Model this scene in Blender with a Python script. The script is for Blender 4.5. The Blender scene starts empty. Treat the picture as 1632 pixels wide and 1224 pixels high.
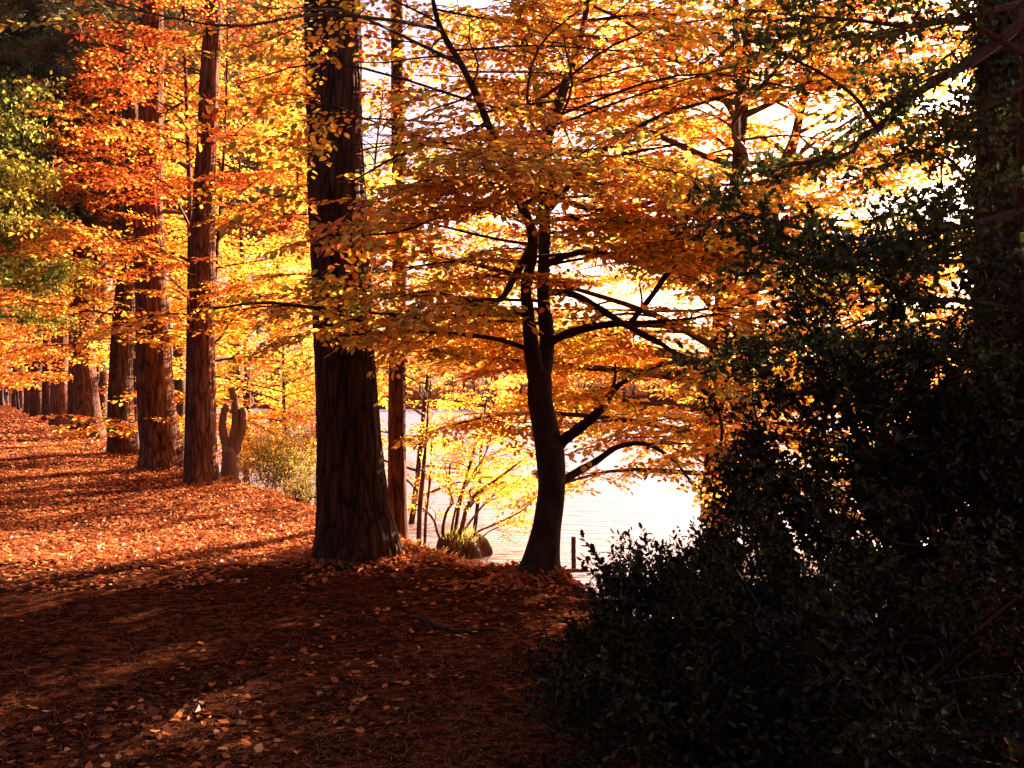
import bpy, math
import numpy as np
from mathutils import Vector
R = math.radians
rng = np.random.default_rng(11)

# ------------------------------------------------------------------ camera
scene = bpy.context.scene
CAMH = 1.6
F_PX = 1400.0
HOR = 622.0
cam_d = bpy.data.cameras.new('camera'); cam = bpy.data.objects.new('camera', cam_d)
scene.collection.objects.link(cam); scene.camera = cam
cam_d.sensor_width = 36.0; cam_d.lens = 36.0 * F_PX / 1632.0
cam_d.clip_start = 0.05; cam_d.clip_end = 2000
cam.location = (0, 0, CAMH)
cam.rotation_euler = (R(90 + 0.41), 0, 0)

# ------------------------------------------------------------------ sky and sun
SUN_AZ = 36.0      # degrees right of the view direction
SUN_EL = 18.0
w = bpy.data.worlds.new('World'); scene.world = w; w.use_nodes = True
nt = w.node_tree; nt.nodes.clear()
sky = nt.nodes.new('ShaderNodeTexSky'); sky.sky_type = 'NISHITA'; sky.sun_disc = False
sky.sun_elevation = R(SUN_EL); sky.sun_rotation = R(SUN_AZ)
sky.air_density = 1.0; sky.dust_density = 4.0; sky.ozone_density = 0.6
tint = nt.nodes.new('ShaderNodeMix'); tint.data_type = 'RGBA'; tint.blend_type = 'MULTIPLY'
tint.inputs[0].default_value = 1.0; tint.inputs[7].default_value = (0.78, 0.56, 0.66, 1)
bg = nt.nodes.new('ShaderNodeBackground'); bg.inputs[1].default_value = 0.05
wo = nt.nodes.new('ShaderNodeOutputWorld')
nt.links.new(sky.outputs[0], tint.inputs[6]); nt.links.new(tint.outputs[2], bg.inputs[0]); nt.links.new(bg.outputs[0], wo.inputs[0])
sl = bpy.data.lights.new('sun', 'SUN'); sl.energy = 5.0; sl.angle = R(0.5); sl.color = (1.0, 0.69, 0.50)
so = bpy.data.objects.new('sun', sl); scene.collection.objects.link(so)
sd = Vector((math.sin(R(SUN_AZ)) * math.cos(R(SUN_EL)), math.cos(R(SUN_AZ)) * math.cos(R(SUN_EL)), math.sin(R(SUN_EL))))
so.rotation_euler = sd.to_track_quat('Z', 'Y').to_euler(); so.location = (20, 25, 20)
scene.view_settings.view_transform = 'Standard'; scene.view_settings.look = 'None'
scene.view_settings.exposure = 3.22; scene.view_settings.gamma = 1.0
cy = scene.cycles
cy.max_bounces = 6; cy.diffuse_bounces = 3; cy.glossy_bounces = 2; cy.transmission_bounces = 4
cy.transparent_max_bounces = 4; cy.caustics_reflective = False; cy.caustics_refractive = False
cy.sample_clamp_indirect = 6.0

# ------------------------------------------------------------------ helpers
def W(x, y, Y):
    """pixel of the photograph at distance Y -> point in the scene"""
    return np.array([(x - 816.0) / F_PX * Y, Y, CAMH - (y - HOR) / F_PX * Y])

def _hash(ix, iy, iz):
    h = (ix * 374761393 + iy * 668265263 + iz * 2147483647 + 1274126177) & 0xffffffff
    h = ((h ^ (h >> 13)) * 1274126177) & 0xffffffff
    h = h ^ (h >> 16)
    return (h & 0xffff) / 65535.0
def noise(x, y, z):
    x = np.asarray(x, float); y = np.asarray(y, float); z = np.asarray(z, float)
    x, y, z = np.broadcast_arrays(x, y, z)
    ix = np.floor(x).astype(np.int64); iy = np.floor(y).astype(np.int64); iz = np.floor(z).astype(np.int64)
    fx = x - ix; fy = y - iy; fz = z - iz
    fx = fx*fx*(3-2*fx); fy = fy*fy*(3-2*fy); fz = fz*fz*(3-2*fz)
    r = 0
    for a in (0, 1):
        for b in (0, 1):
            for c in (0, 1):
                r = r + _hash(ix+a, iy+b, iz+c) * (fx if a else 1-fx) * (fy if b else 1-fy) * (fz if c else 1-fz)
    return r * 2 - 1
def sstep(a, b, x):
    t = np.clip((x - a) / (b - a), 0, 1); return t*t*(3-2*t)
def nrm(v):
    v = np.asarray(v, float); return v / (np.linalg.norm(v, axis=-1, keepdims=True) + 1e-9)

WATER_Z = -1.2
def shore(X, Y):
    """signed distance towards the water, 0 = where the bank begins to fall"""
    s1 = (X + 1.46) * 0.855 + (Y - 8.5) * 0.52 - 0.38
    s2 = (Y - 7.75) + 3.0 * (np.clip(X, .32, 1.0) - .32)
    k = 0.5
    h = np.clip(0.5 + 0.5 * (s2 - s1) / k, 0, 1)
    return s2 * (1 - h) + s1 * h - k * h * (1 - h)
def ground(X, Y):
    X = np.asarray(X, float); Y = np.asarray(Y, float)
    s = shore(X, Y) + 0.25 * noise(X * .35, Y * .35, 3.3)
    z = -1.35 * sstep(0, 2.9, s) - 1.2 * sstep(2.9, 7, s)
    land = 1 - sstep(0, 3, s)
    z = z + land * (0.05 * noise(X * .5, Y * .5, 0.5) + 0.02 * noise(X * 2.1, Y * 2.1, 7.5))
    d = np.hypot(X, Y)
    z = z + np.where(d < 40, 0.008 * noise(X * 9, Y * 9, 1.5) + 0.005 * noise(X * 23, Y * 23, 2.5), 0)
    far = sstep(118, 135, Y + 0.12 * X + 6 * noise(X * .03, Y * .03, 9.5)) * (s > 5)
    far = np.maximum(far, sstep(130, 150, X) * (s > 5))
    z = z + far * (3.4 + 2.5 * sstep(135, 260, Y))
    return z

COL = scene.collection
class MB:
    """collects vertices, triangles and quads, and links them as one mesh object"""
    def __init__(s): s.V = []; s.F3 = []; s.F4 = []; s.C = []; s.n = 0; s.m3 = []; s.m4 = []
    def add(s, V, F4=None, F3=None, C=None, m=0):
        V = np.asarray(V, np.float32).reshape(-1, 3)
        if F4 is not None and len(F4): s.F4.append(np.asarray(F4, np.int64) + s.n); s.m4.append(np.full(len(F4), m))
        if F3 is not None and len(F3): s.F3.append(np.asarray(F3, np.int64) + s.n); s.m3.append(np.full(len(F3), m))
        s.V.append(V); s.n += len(V)
        if C is None: C = np.ones((len(V), 3), np.float32) * 0.5
        s.C.append(np.broadcast_to(np.asarray(C, np.float32), (len(V), 3)))
    def build(s, name, mats, parent=None, smooth=False):
        if not isinstance(mats, (list, tuple)): mats = [mats]
        me = bpy.data.meshes.new(name)
        V = np.concatenate(s.V); C = np.concatenate(s.C)
        F4 = np.concatenate(s.F4) if s.F4 else np.zeros((0, 4), np.int64)
        F3 = np.concatenate(s.F3) if s.F3 else np.zeros((0, 3), np.int64)
        nl = F4.size + F3.size; npoly = len(F4) + len(F3)
        me.vertices.add(len(V)); me.vertices.foreach_set('co', V.ravel())
        me.loops.add(nl); me.loops.foreach_set('vertex_index', np.concatenate([F4.ravel(), F3.ravel()]).astype(np.int32))
        me.polygons.add(npoly)
        st = np.concatenate([np.arange(len(F4)) * 4, F4.size + np.arange(len(F3)) * 3]).astype(np.int32)
        me.polygons.foreach_set('loop_start', st)
        if len(mats) > 1:
            mi = np.concatenate((s.m4 or [np.zeros(0, int)]) + (s.m3 or [np.zeros(0, int)])).astype(np.int32)
            me.polygons.foreach_set('material_index', mi)
        me.polygons.foreach_set('use_smooth', np.full(npoly, smooth))
        at = me.color_attributes.new('tone', 'FLOAT_COLOR', 'POINT')
        at.data.foreach_set('color', np.concatenate([C, np.ones((len(C), 1), np.float32)], 1).astype(np.float32).ravel())
        for m in mats: me.materials.append(m)
        me.update(calc_edges=True)
        o = bpy.data.objects.new(name, me); COL.objects.link(o)
        if parent is not None:
            o.parent = parent
            o.matrix_parent_inverse = parent.matrix_world.inverted() if False else o.matrix_parent_inverse
            o.location = [-c for c in parent.location]
        return o

def thing(name, label, cat, loc, group=None):
    o = bpy.data.objects.new(name, None); COL.objects.link(o); o.location = tuple(float(c) for c in loc)
    o.empty_display_size = 0.2
    o['label'] = label; o['category'] = cat
    if group: o['group'] = group
    return o
def tag(o, label=None, cat=None, group=None, kind=None):
    if label: o['label'] = label
    if cat: o['category'] = cat
    if group: o['group'] = group
    if kind: o['kind'] = kind
    return o

def resample(P, r, n):
    P = np.asarray(P, float); r = np.asarray(r, float)
    d = np.r_[0, np.cumsum(np.linalg.norm(np.diff(P, axis=0), axis=1))]
    t = np.linspace(0, d[-1], n)
    # Catmull-Rom through the points
    out = np.zeros((n, 3)); rr = np.interp(t, d, r)
    Q = np.vstack([2*P[0]-P[1], P, 2*P[-1]-P[-2]])
    k = np.clip(np.searchsorted(d, t, 'right') - 1, 0, len(P) - 2)
    u = ((t - d[k]) / (d[k+1] - d[k] + 1e-9))[:, None]
    p0, p1, p2, p3 = Q[k], Q[k+1], Q[k+2], Q[k+3]
    out = 0.5 * ((2*p1) + (-p0+p2)*u + (2*p0-5*p1+4*p2-p3)*u*u + (-p0+3*p1-3*p2+p3)*u**3)
    return out, rr

def frames_along(P):
    T = nrm(np.gradient(P, axis=0)); n = len(P)
    A = np.zeros((n, 3)); B = np.zeros((n, 3))
    a = np.cross(T[0], [0, 1, 0.01]);
    if np.linalg.norm(a) < .1: a = np.cross(T[0], [1, 0, 0])
    a = nrm(a)
    for i in range(n):
        a = a - T[i] * np.dot(a, T[i]); a = a / (np.linalg.norm(a) + 1e-9)
        A[i] = a; B[i] = np.cross(T[i], a)
    return T, A, B
def tube(mb, P, r, sides=6, C=None, cap=True, m=0):
    P = np.asarray(P, float); r = np.asarray(r, float); n = len(P)
    T, A, B = frames_along(P)
    th = np.arange(sides) * 2 * np.pi / sides
    V = P[:, None] + r[:, None, None] * (np.cos(th)[None, :, None] * A[:, None] + np.sin(th)[None, :, None] * B[:, None])
    i = np.arange(n-1)[:, None]; j = np.arange(sides)[None]; j2 = (j + 1) % sides
    F = np.stack([i*sides+j, i*sides+j2, (i+1)*sides+j2, (i+1)*sides+j], -1).reshape(-1, 4)
    V = V.reshape(-1, 3); F3 = None
    if cap:
        V = np.vstack([V, P[-1:]]); c = len(V) - 1; jj = np.arange(sides); b = (n-1)*sides
        F3 = np.stack([b+jj, b+(jj+1) % sides, np.full(sides, c)], -1)
    mb.add(V, F, F3, C, m)

def bark_trunk(mb, pts, rad, rings, sides, flare=0.5, lobes=5, amp=0.03, fz=1.6, fa=2.6, seed=0., plate=True, C=None):
    P, r = resample(pts, rad, rings)
    T, A, B = frames_along(P)
    th = np.arange(sides) * 2 * np.pi / sides
    h = np.r_[0, np.cumsum(np.linalg.norm(np.diff(P, axis=0), axis=1))][:, None]
    c = np.cos(th)[None]; s = np.sin(th)[None]
    lob = 0.45 + 0.75 * np.abs(np.cos(lobes * .5 * th + seed))[None]**2.5 * (.5 + noise(c*1.1+seed, s*1.1, 0*h+seed)) + 0.5 * noise(c*1.7+seed, s*1.7, h*.5)
    fl = 1 + flare * np.exp(-h / 0.22) * lob + 0.05 * np.exp(-h / 0.9)
    rr = r[:, None] * fl
    r0 = r[:, None]
    n1 = noise(c*fa*2+seed*7, s*fa*2, h*fz); n2 = noise(c*fa*5+3, s*fa*5+seed, h*fz*3)
    n3 = noise(c*fa*11+3, s*fa*11+seed, h*fz*9)
    ridge = (1 - 2.2*np.abs(n1)) * .6 + (1 - 2*np.abs(n2)) * .35 + n3 * .15 if plate else n1 * .5
    lump = noise(c*1.1+seed, s*1.1, h*1.1+seed) * 0.05 * r0
    rr = rr + amp * ridge + lump
    V = P[:, None] + rr[..., None] * (c[..., None] * A[:, None] + s[..., None] * B[:, None])
    n = rings
    i = np.arange(n-1)[:, None]; j = np.arange(sides)[None]; j2 = (j + 1) % sides
    F = np.stack([i*sides+j, i*sides+j2, (i+1)*sides+j2, (i+1)*sides+j], -1).reshape(-1, 4)
    V = V.reshape(-1, 3); V = np.vstack([V, P[-1:]]); jj = np.arange(sides); b = (n-1)*sides
    F3 = np.stack([b+jj, b+(jj+1) % sides, np.full(sides, len(V)-1)], -1)
    mb.add(V, F, F3, C)
    return P, r

# ------------------------------------------------------------------ materials
def mat(name):
    m = bpy.data.materials.new(name); m.use_nodes = True; t = m.node_tree; t.nodes.clear()
    out = t.nodes.new('ShaderNodeOutputMaterial'); return m, t, out
def N(t, typ, **kw):
    n = t.nodes.new(typ)
    for k, v in kw.items():
        if k.startswith('i_'):
            n.inputs[int(k[2:])].default_value = v
        else: setattr(n, k, v)
    return n

def leaf_mat(name, trans=0.55, gloss=0.06, rough=0.45, boost=1.0, tsat=1.0):
    m, t, out = mat(name)
    a = N(t, 'ShaderNodeVertexColor', layer_name='tone')
    d = N(t, 'ShaderNodeBsdfDiffuse'); tr = N(t, 'ShaderNodeBsdfTranslucent'); g = N(t, 'ShaderNodeBsdfGlossy')
    g.inputs['Roughness'].default_value = rough; g.inputs['Color'].default_value = (1, .82, .72, 1)
    hs = N(t, 'ShaderNodeHueSaturation'); hs.inputs['Saturation'].default_value = tsat; hs.inputs['Value'].default_value = boost
    mx = N(t, 'ShaderNodeMixShader'); mx.inputs[0].default_value = trans
    mg = N(t, 'ShaderNodeMixShader'); mg.inputs[0].default_value = gloss
    t.links.new(a.outputs[0], d.inputs[0]); t.links.new(a.outputs[0], hs.inputs['Color']); t.links.new(hs.outputs[0], tr.inputs[0])
    t.links.new(d.outputs[0], mx.inputs[1]); t.links.new(tr.outputs[0], mx.inputs[2])
    t.links.new(mx.outputs[0], mg.inputs[1]); t.links.new(g.outputs[0], mg.inputs[2]); t.links.new(mg.outputs[0], out.inputs[0])
    return m

def bark_mat(name, c1, c2, scale=(9, 9, 1.6), bump=0.6, rough=0.9, dist=0.02, fine=60, crack=1.0):
    m, t, out = mat(name)
    tc = N(t, 'ShaderNodeTexCoord'); mp = N(t, 'ShaderNodeMapping'); mp.inputs['Scale'].default_value = scale
    n1 = N(t, 'ShaderNodeTexNoise'); n1.inputs['Scale'].default_value = 1.3; n1.inputs['Detail'].default_value = 8; n1.inputs['Roughness'].default_value = .65
    v = N(t, 'ShaderNodeTexVoronoi', feature='DISTANCE_TO_EDGE'); v.inputs['Scale'].default_value = 1.5
    n2 = N(t, 'ShaderNodeTexNoise'); n2.inputs['Scale'].default_value = fine; n2.inputs['Detail'].default_value = 4
    cr = N(t, 'ShaderNodeValToRGB'); e = cr.color_ramp.elements
    e[0].position = .32; e[0].color = (*c1, 1); e[1].position = .68; e[1].color = (*c2, 1)
    add = N(t, 'ShaderNodeMath', operation='MULTIPLY_ADD'); add.inputs[1].default_value = .9
    ad2 = N(t, 'ShaderNodeMath', operation='MULTIPLY_ADD'); ad2.inputs[1].default_value = .25
    bp = N(t, 'ShaderNodeBump'); bp.inputs['Strength'].default_value = bump; bp.inputs['Distance'].default_value = dist
    pb = N(t, 'ShaderNodeBsdfPrincipled'); pb.inputs['Roughness'].default_value = rough; pb.inputs['Specular IOR Level'].default_value = 0.08
    L = t.links.new
    L(tc.outputs['Object'], mp.inputs[0]); L(mp.outputs[0], n1.inputs[0]); L(mp.outputs[0], v.inputs[0]); L(tc.outputs['Object'], n2.inputs[0])
    L(v.outputs[0], add.inputs[0]); L(n1.outputs[0], add.inputs[2]); L(n2.outputs[0], ad2.inputs[0]); L(add.outputs[0], ad2.inputs[2])
    wv = N(t, 'ShaderNodeMix', data_type='VECTOR'); wv.inputs[0].default_value = .16
    n3 = N(t, 'ShaderNodeTexNoise'); n3.inputs['Scale'].default_value = 2.2; n3.inputs['Detail'].default_value = 3
    L(mp.outputs[0], n3.inputs[0]); L(mp.outputs[0], wv.inputs[4]); L(n3.outputs[1], wv.inputs[5]); L(wv.outputs[1], v.inputs[0])
    ck = N(t, 'ShaderNodeMapRange'); ck.inputs[1].default_value = .0; ck.inputs[2].default_value = .16; ck.inputs[3].default_value = crack; ck.inputs[4].default_value = 1.0
    mc = N(t, 'ShaderNodeMix', data_type='RGBA', blend_type='MULTIPLY'); mc.inputs[0].default_value = 1.0
    L(v.outputs[0], ck.inputs[0]); L(cr.outputs[0], mc.inputs[6]); L(ck.outputs[0], mc.inputs[7])
    L(ad2.outputs[0], bp.inputs['Height']); L(n1.outputs[0], cr.inputs[0]); L(mc.outputs[2], pb.inputs[0]); L(bp.outputs[0], pb.inputs['Normal']); L(pb.outputs[0], out.inputs[0])
    return m

M_BEECH = leaf_mat('beech_leaf', .62, .04, .45, 1.5)
M_FAR = leaf_mat('autumn_leaf', .58, .03, .6, 1.15)
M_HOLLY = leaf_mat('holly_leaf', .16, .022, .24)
M_NEEDLE = leaf_mat('pine_needle', .25, .05, .5)
M_LITTER = leaf_mat('fallen_leaf', .36, .025, .4)
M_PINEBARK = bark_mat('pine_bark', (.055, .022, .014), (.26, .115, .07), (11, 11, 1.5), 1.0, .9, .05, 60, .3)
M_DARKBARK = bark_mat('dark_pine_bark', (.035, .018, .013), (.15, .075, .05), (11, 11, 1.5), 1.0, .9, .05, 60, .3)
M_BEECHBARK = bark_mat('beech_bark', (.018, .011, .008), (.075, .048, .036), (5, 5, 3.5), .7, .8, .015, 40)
M_TWIG = bark_mat('twig_bark', (.045, .025, .018), (.12, .065, .045), (20, 20, 20), .2, .8, .005)
M_GREYBARK = bark_mat('grey_bark', (.10, .065, .05), (.26, .18, .14), (6, 6, 2), .4, .8, .01)
M_WOOD = bark_mat('wet_wood', (.025, .012, .009), (.08, .04, .03), (14, 14, 3), .5, .7, .01)

# ------------------------------------------------------------------ leaf shapes
def beech_leaf6():
    V = np.array([[0, 0, 0], [.30, .25, .06], [.29, .66, .05], [0, 1.0, -.06], [-.29, .66, .05], [-.30, .25, .06]])
    return V, np.array([[0, 1, 2, 3], [0, 3, 4, 5]]), None
def leaf4():
    V = np.array([[0, 0, 0], [.32, .48, .07], [0, 1.0, 0], [-.32, .48, .07]])
    return V, np.array([[0, 1, 2, 3]]), None
def holly_leaf():
    o = [(0, 0, 0), (.22, .12, .05), (.15, .28, .03), (.36, .44, .09), (.18, .58, .03), (.25, .78, .07), (0, 1.05, -.03)]
    V = np.array(o + [(-x, y, z) for x, y, z in o[-2:0:-1]] + [(0, .5, -.04)])
    n = len(V) - 1; F3 = np.array([[n, i, (i+1) % n] for i in range(n)])
    return V, None, F3
def ivy_leaf():
    V = np.array([[0, 0, 0], [.4, .2, .03], [.3, .5, .03], [0, 1, -.05], [-.3, .5, .03], [-.4, .2, .03]])
    return V, np.array([[0, 1, 2, 3], [0, 3, 4, 5]]), None
def oak_leaf():
    V = np.array([[0, 0, 0], [.16, .25, .03], [.34, .5, .08], [.2, .75, .02], [0, 1, -.05], [-.2, .75, .03], [-.34, .5, .06], [-.16, .25, .03]])
    return V, np.array([[0, 1, 2, 3], [0, 3, 4, 5], [0, 5, 6, 7]]), None

class Spray:
    """a flat twig with leaves, unit length along +Y, plane XY; leaves (o,d,n,size) and twig tubes"""
    def __init__(s, leaf, leaf_len, nside=7, tilt=.35, kind='flat', seed=0, twigs=True, gap=.8, stem_r=.008):
        g = np.random.default_rng(seed); o = []; d = []; nn = []; sz = []
        tw = MB()
        if kind == 'flat':
            ys = np.linspace(0, 1, 9); main = np.stack([.03*np.sin(ys*7+seed), ys, -.10*ys**2], 1)
            if twigs: tube(tw, main, np.linspace(stem_r, stem_r*.25, 9), 3, cap=False)
            segs = [(main, 1.0)]
            for k in range(nside):
                y = .10 + .82 * k / max(1, nside-1); sgn = 1 if k % 2 else -1
                L = (.52 - .34*y) * g.uniform(.8, 1.2); a = R(g.uniform(38, 58)) * sgn
                b = np.array([np.interp(y, ys, main[:, 0]), y, -.10*y*y]); u = np.linspace(0, 1, 5)[:, None]
                p = b + u*L*np.array([math.sin(a), math.cos(a), g.uniform(-.16, .12)]) + np.array([0, 0, -.10*L])*u*u
                if twigs: tube(tw, p, np.linspace(stem_r*.5, stem_r*.2, 5), 3, cap=False)
                segs.append((p, L))
            for p, L in segs:
                D = np.r_[0, np.cumsum(np.linalg.norm(np.diff(p, axis=0), axis=1))]
                n = max(2, int(D[-1] / (leaf_len*gap)))
                for q in range(n+1):
                    t = D[-1]*(q+.6)/(n+.6); c = np.array([np.interp(t, D, p[:, i]) for i in range(3)])
                    T = nrm(p[-1]-p[0]); sgn = 1 if q % 2 else -1; a = sgn*R(g.uniform(35, 70)) if q < n else 0
                    T2 = nrm(np.array([T[0]*math.cos(a)+T[1]*math.sin(a), -T[0]*math.sin(a)+T[1]*math.cos(a), T[2]+g.normal(-.12, .22)]))
                    o.append(c); d.append(T2); nn.append([g.normal(0, tilt), g.normal(0, tilt), 1]); sz.append(leaf_len*g.uniform(.7, 1.2))
        elif kind == 'round':
            ys = np.linspace(0, 1, 6); main = np.stack([.04*np.sin(ys*5+seed), ys, .05*ys], 1)
            if twigs: tube(tw, main, np.linspace(stem_r, stem_r*.4, 6), 3, cap=False)
            segs = [(main, 1.)]
            for k in range(nside):
                y = .15+.75*k/max(1, nside-1); az = k*2.4+g.uniform(-.5, .5); L = g.uniform(.25, .48)
                b = np.array([0, y, 0]); dd = nrm(np.array([math.cos(az), .8, math.sin(az)])); p = b + np.linspace(0, 1, 4)[:, None]*L*dd
                if twigs: tube(tw, p, np.linspace(stem_r*.6, stem_r*.3, 4), 3, cap=False)
                segs.append((p, L))
            for p, L in segs:
                n = max(2, int(L/(leaf_len*gap)))
                for q in range(n+1):
                    c = p[0]+(p[-1]-p[0])*(q+.7)/(n+.7); T = nrm(p[-1]-p[0]); az = q*2.4+g.uniform(-.4, .4)
                    rad = np.cross(T, nrm(np.array([math.cos(az), .1, math.sin(az)]))); rad = nrm(rad)
                    d_ = nrm(rad*g.uniform(.6, 1.3)+T*.8); o.append(c); d.append(d_)
                    nn.append(nrm(T - rad*.4 + g.normal(0, tilt, 3))); sz.append(leaf_len*g.uniform(.7, 1.15))
        elif kind == 'needle':
            ys = np.linspace(0, 1, 5); main = np.stack([0*ys, ys, .06*ys], 1)
            tube(tw, main, np.linspace(stem_r*1.6, stem_r*.6, 5), 3, cap=False)
            segs = [(main, 1.)]
            for k in range(nside):
                y = .15+.75*k/max(1, nside-1); sgn = 1 if k % 2 else -1; a = sgn*R(g.uniform(30, 55)); L = g.uniform(.25, .45)
                p = np.array([0, y, 0]) + np.linspace(0, 1, 3)[:, None]*L*np.array([math.sin(a), math.cos(a), g.uniform(-.1, .3)])
                tube(tw, p, np.linspace(stem_r, stem_r*.5, 3), 3, cap=False); segs.append((p, L))
            for p, L in segs:
                n = int(L*34)
                for q in range(n):
                    t = g.uniform(.2, 1); c = p[0]+(p[-1]-p[0])*t; T = nrm(p[-1]-p[0])
                    d_ = nrm(T*.7 + g.normal(0, .6, 3)); o.append(c); d.append(d_); nn.append(g.normal(0, 1, 3)); sz.append(leaf_len*g.uniform(.7, 1.2))
        o = np.array(o); d = nrm(np.array(d)); nn = np.array(nn); sz = np.array(sz)
        side = nrm(np.cross(d, nn)); nn = np.cross(side, d)
        LV, LF4, LF3 = leaf
        k = len(LV); n = len(o)
        V = o[:, None] + sz[:, None, None]*(LV[None, :, :1]*side[:, None] + LV[None, :, 1:2]*d[:, None] + LV[None, :, 2:]*nn[:, None])
        s.V = V.reshape(-1, 3).astype(np.float32); s.k = k; s.n = n
        off = (np.arange(n)*k)[:, None, None]
        s.F4 = (LF4[None]+off).reshape(-1, 4) if LF4 is not None else None
        s.F3 = (LF3[None]+off).reshape(-1, 3) if LF3 is not None else None
        if tw.V:
            s.TV = np.concatenate(tw.V); s.TF = np.concatenate(tw.F4)
        else: s.TV = None

NEEDLE = (np.array([[-.035, 0, 0], [.035, 0, 0], [0, 1, 0]]), None, np.array([[0, 1, 2]]))
SP_NEAR = [Spray(beech_leaf6(), .122, 7, .33, seed=i) for i in range(6)]
SP_MID = [Spray(leaf4(), .125, 7, .4, seed=20+i, stem_r=.007) for i in range(5)]
SP_FAR = [Spray(leaf4(), .16, 5, .5, seed=40+i, twigs=False, gap=.95) for i in range(4)]
SP_HOLLY = [Spray(holly_leaf(), .19, 4, .45, 'round', seed=60+i, gap=.75, stem_r=.012) for i in range(5)]
SP_SHRUB = [Spray(leaf4(), .10, 5, .5, 'round', seed=70+i, gap=.8, stem_r=.008) for i in range(4)]
SP_OAK = [Spray(oak_leaf(), .16, 6, .5, 'round', seed=80+i, gap=.7, stem_r=.008) for i in range(4)]
SP_PINE = [Spray(NEEDLE, .22, 7, .5, 'needle', seed=90+i, stem_r=.012) for i in range(4)]

def stamp(lmb, tmb, sprays, O, D, S, pal, g, flat=.18, jitter=.16, up=None, tone=None, swap=.3):
    """place spray templates: origins O, directions D, sizes S; pal = [(weight, rgb)...]"""
    O = np.asarray(O, float); D = nrm(D); M = len(O)
    if M == 0: return
    n0 = np.array([0, 0, 1.]) if up is None else up
    nn = n0 + g.normal(0, flat, (M, 3)); side = nrm(np.cross(D, nn)); nn = np.cross(side, D)
    ws = np.array([p[0] for p in pal], float); ws /= ws.sum(); cols = np.array([p[1] for p in pal])
    if tone is None: base = g.choice(len(pal), M, p=ws)
    else:
        cum = np.cumsum(ws); base = np.clip(np.searchsorted(cum, np.clip(tone, 0, .999)), 0, len(pal)-1)
    which = g.integers(0, len(sprays), M)
    for k, sp in enumerate(sprays):
        idx = np.where(which == k)[0]
        if not len(idx): continue
        Mx = np.stack([side[idx], D[idx], nn[idx]], 1)           # rows
        V = np.einsum('nj,mjk->mnk', sp.V, Mx)*np.asarray(S)[idx][:, None, None] + O[idx][:, None]
        m = len(idx)
        # colour per leaf
        own = cols[base[idx]][:, None] * np.ones((1, sp.n, 1))
        sw = g.random((m, sp.n)) < swap
        alt = cols[g.choice(len(pal), (m, sp.n), p=ws)]
        own = np.where(sw[..., None], alt, own)
        own = own * (1 + g.normal(0, jitter, (m, sp.n, 1))) * (1 + g.normal(0, .05, (m, sp.n, 3)))
        Cc = np.clip(np.repeat(own, sp.k, axis=1), 0.002, .95).reshape(-1, 3)
        off = (np.arange(m)*len(sp.V))[:, None, None]
        F4 = (sp.F4[None]+off).reshape(-1, 4) if sp.F4 is not None else None
        F3 = (sp.F3[None]+off).reshape(-1, 3) if sp.F3 is not None else None
        lmb.add(V.reshape(-1, 3), F4, F3, Cc)
        if tmb is not None and sp.TV is not None:
            TV = np.einsum('nj,mjk->mnk', sp.TV, Mx)*np.asarray(S)[idx][:, None, None] + O[idx][:, None]
            off = (np.arange(m)*len(sp.TV))[:, None, None]
            tmb.add(TV.reshape(-1, 3), (sp.TF[None]+off).reshape(-1, 4))

def bough(p0, d0, L, g, n=7, droop=.12, wig=.10, lift=0.0):
    u = np.linspace(0, 1, n)[:, None]; d0 = nrm(d0)
    w1 = g.normal(0, 1, 3); w2 = g.normal(0, 1, 3); w1[2] *= .4; w2[2] *= .4
    P = p0 + u*L*d0 + L*wig*(np.sin(u*3.1)*w1*.6 + np.sin(u*6.5+1)*w2*.3 - math.sin(1)*w2*.3) + np.array([0, 0, 1.])*(lift*L*u - (droop+lift)*L*u*u)
    P[0] = p0
    return P
def at(P, t):
    d = np.linspace(0, 1, len(P)); return np.array([np.interp(t, d, P[:, i]) for i in range(3)])
def tan_at(P, t):
    return nrm(at(P, min(1, t+.06)) - at(P, max(0, t-.06)))

def dress(P, r0, g, wood, acc, sub=.34, sub_len=.42, step=.16, size=.55, start=.25, sub_r=.45, level=1, flat=.5, keep=None):
    """grow side boughs off a limb and leaf sprays along them; acc collects (origin, dir, size)"""
    L = np.linalg.norm(np.diff(P, axis=0), axis=1).sum()
    if level > 0:
        n = int(L*(1-start)/sub) + 1
        sg = g.choice([-1, 1])
        for k in range(n):
            t = start + (1-start)*(k+g.uniform(.2, .8))/n
            if t > .97: continue
            T = tan_at(P, t); sg = -sg; a = sg*R(g.uniform(35, 65))
            h = np.array([T[0]*math.cos(a)-T[1]*math.sin(a), T[0]*math.sin(a)+T[1]*math.cos(a), T[2]*flat + g.normal(0, .10)])
            ll = max(.35, L*sub_len*(1.15-.75*t)*g.uniform(.7, 1.25))
            Q = bough(at(P, t), h, ll, g, 6, .10, .12)
            rr = max(.0045, np.interp(t, [0, 1], [r0, r0*.3])*sub_r)
            tube(wood, Q, np.linspace(rr, rr*.35, 6), 5 if rr > .012 else 4)
            dress(Q, rr, g, wood, acc, step=step, size=size, start=.12, level=level-1, sub=sub, keep=keep)
    n = max(1, int(L*(1-start)/step)); sg = 1
    for k in range(n):
        t = start+(1-start)*(k+.5)/n; T = tan_at(P, t); sg = -sg; a = sg*R(g.uniform(25, 70))
        h = np.array([T[0]*math.cos(a)-T[1]*math.sin(a), T[0]*math.sin(a)+T[1]*math.cos(a), T[2]*.5-.05+g.normal(0, .12)])
        acc.append((at(P, t), h, size*g.uniform(.7, 1.2)))
    acc.append((P[-1], tan_at(P, .97), size*g.uniform(.8, 1.2)))

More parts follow.
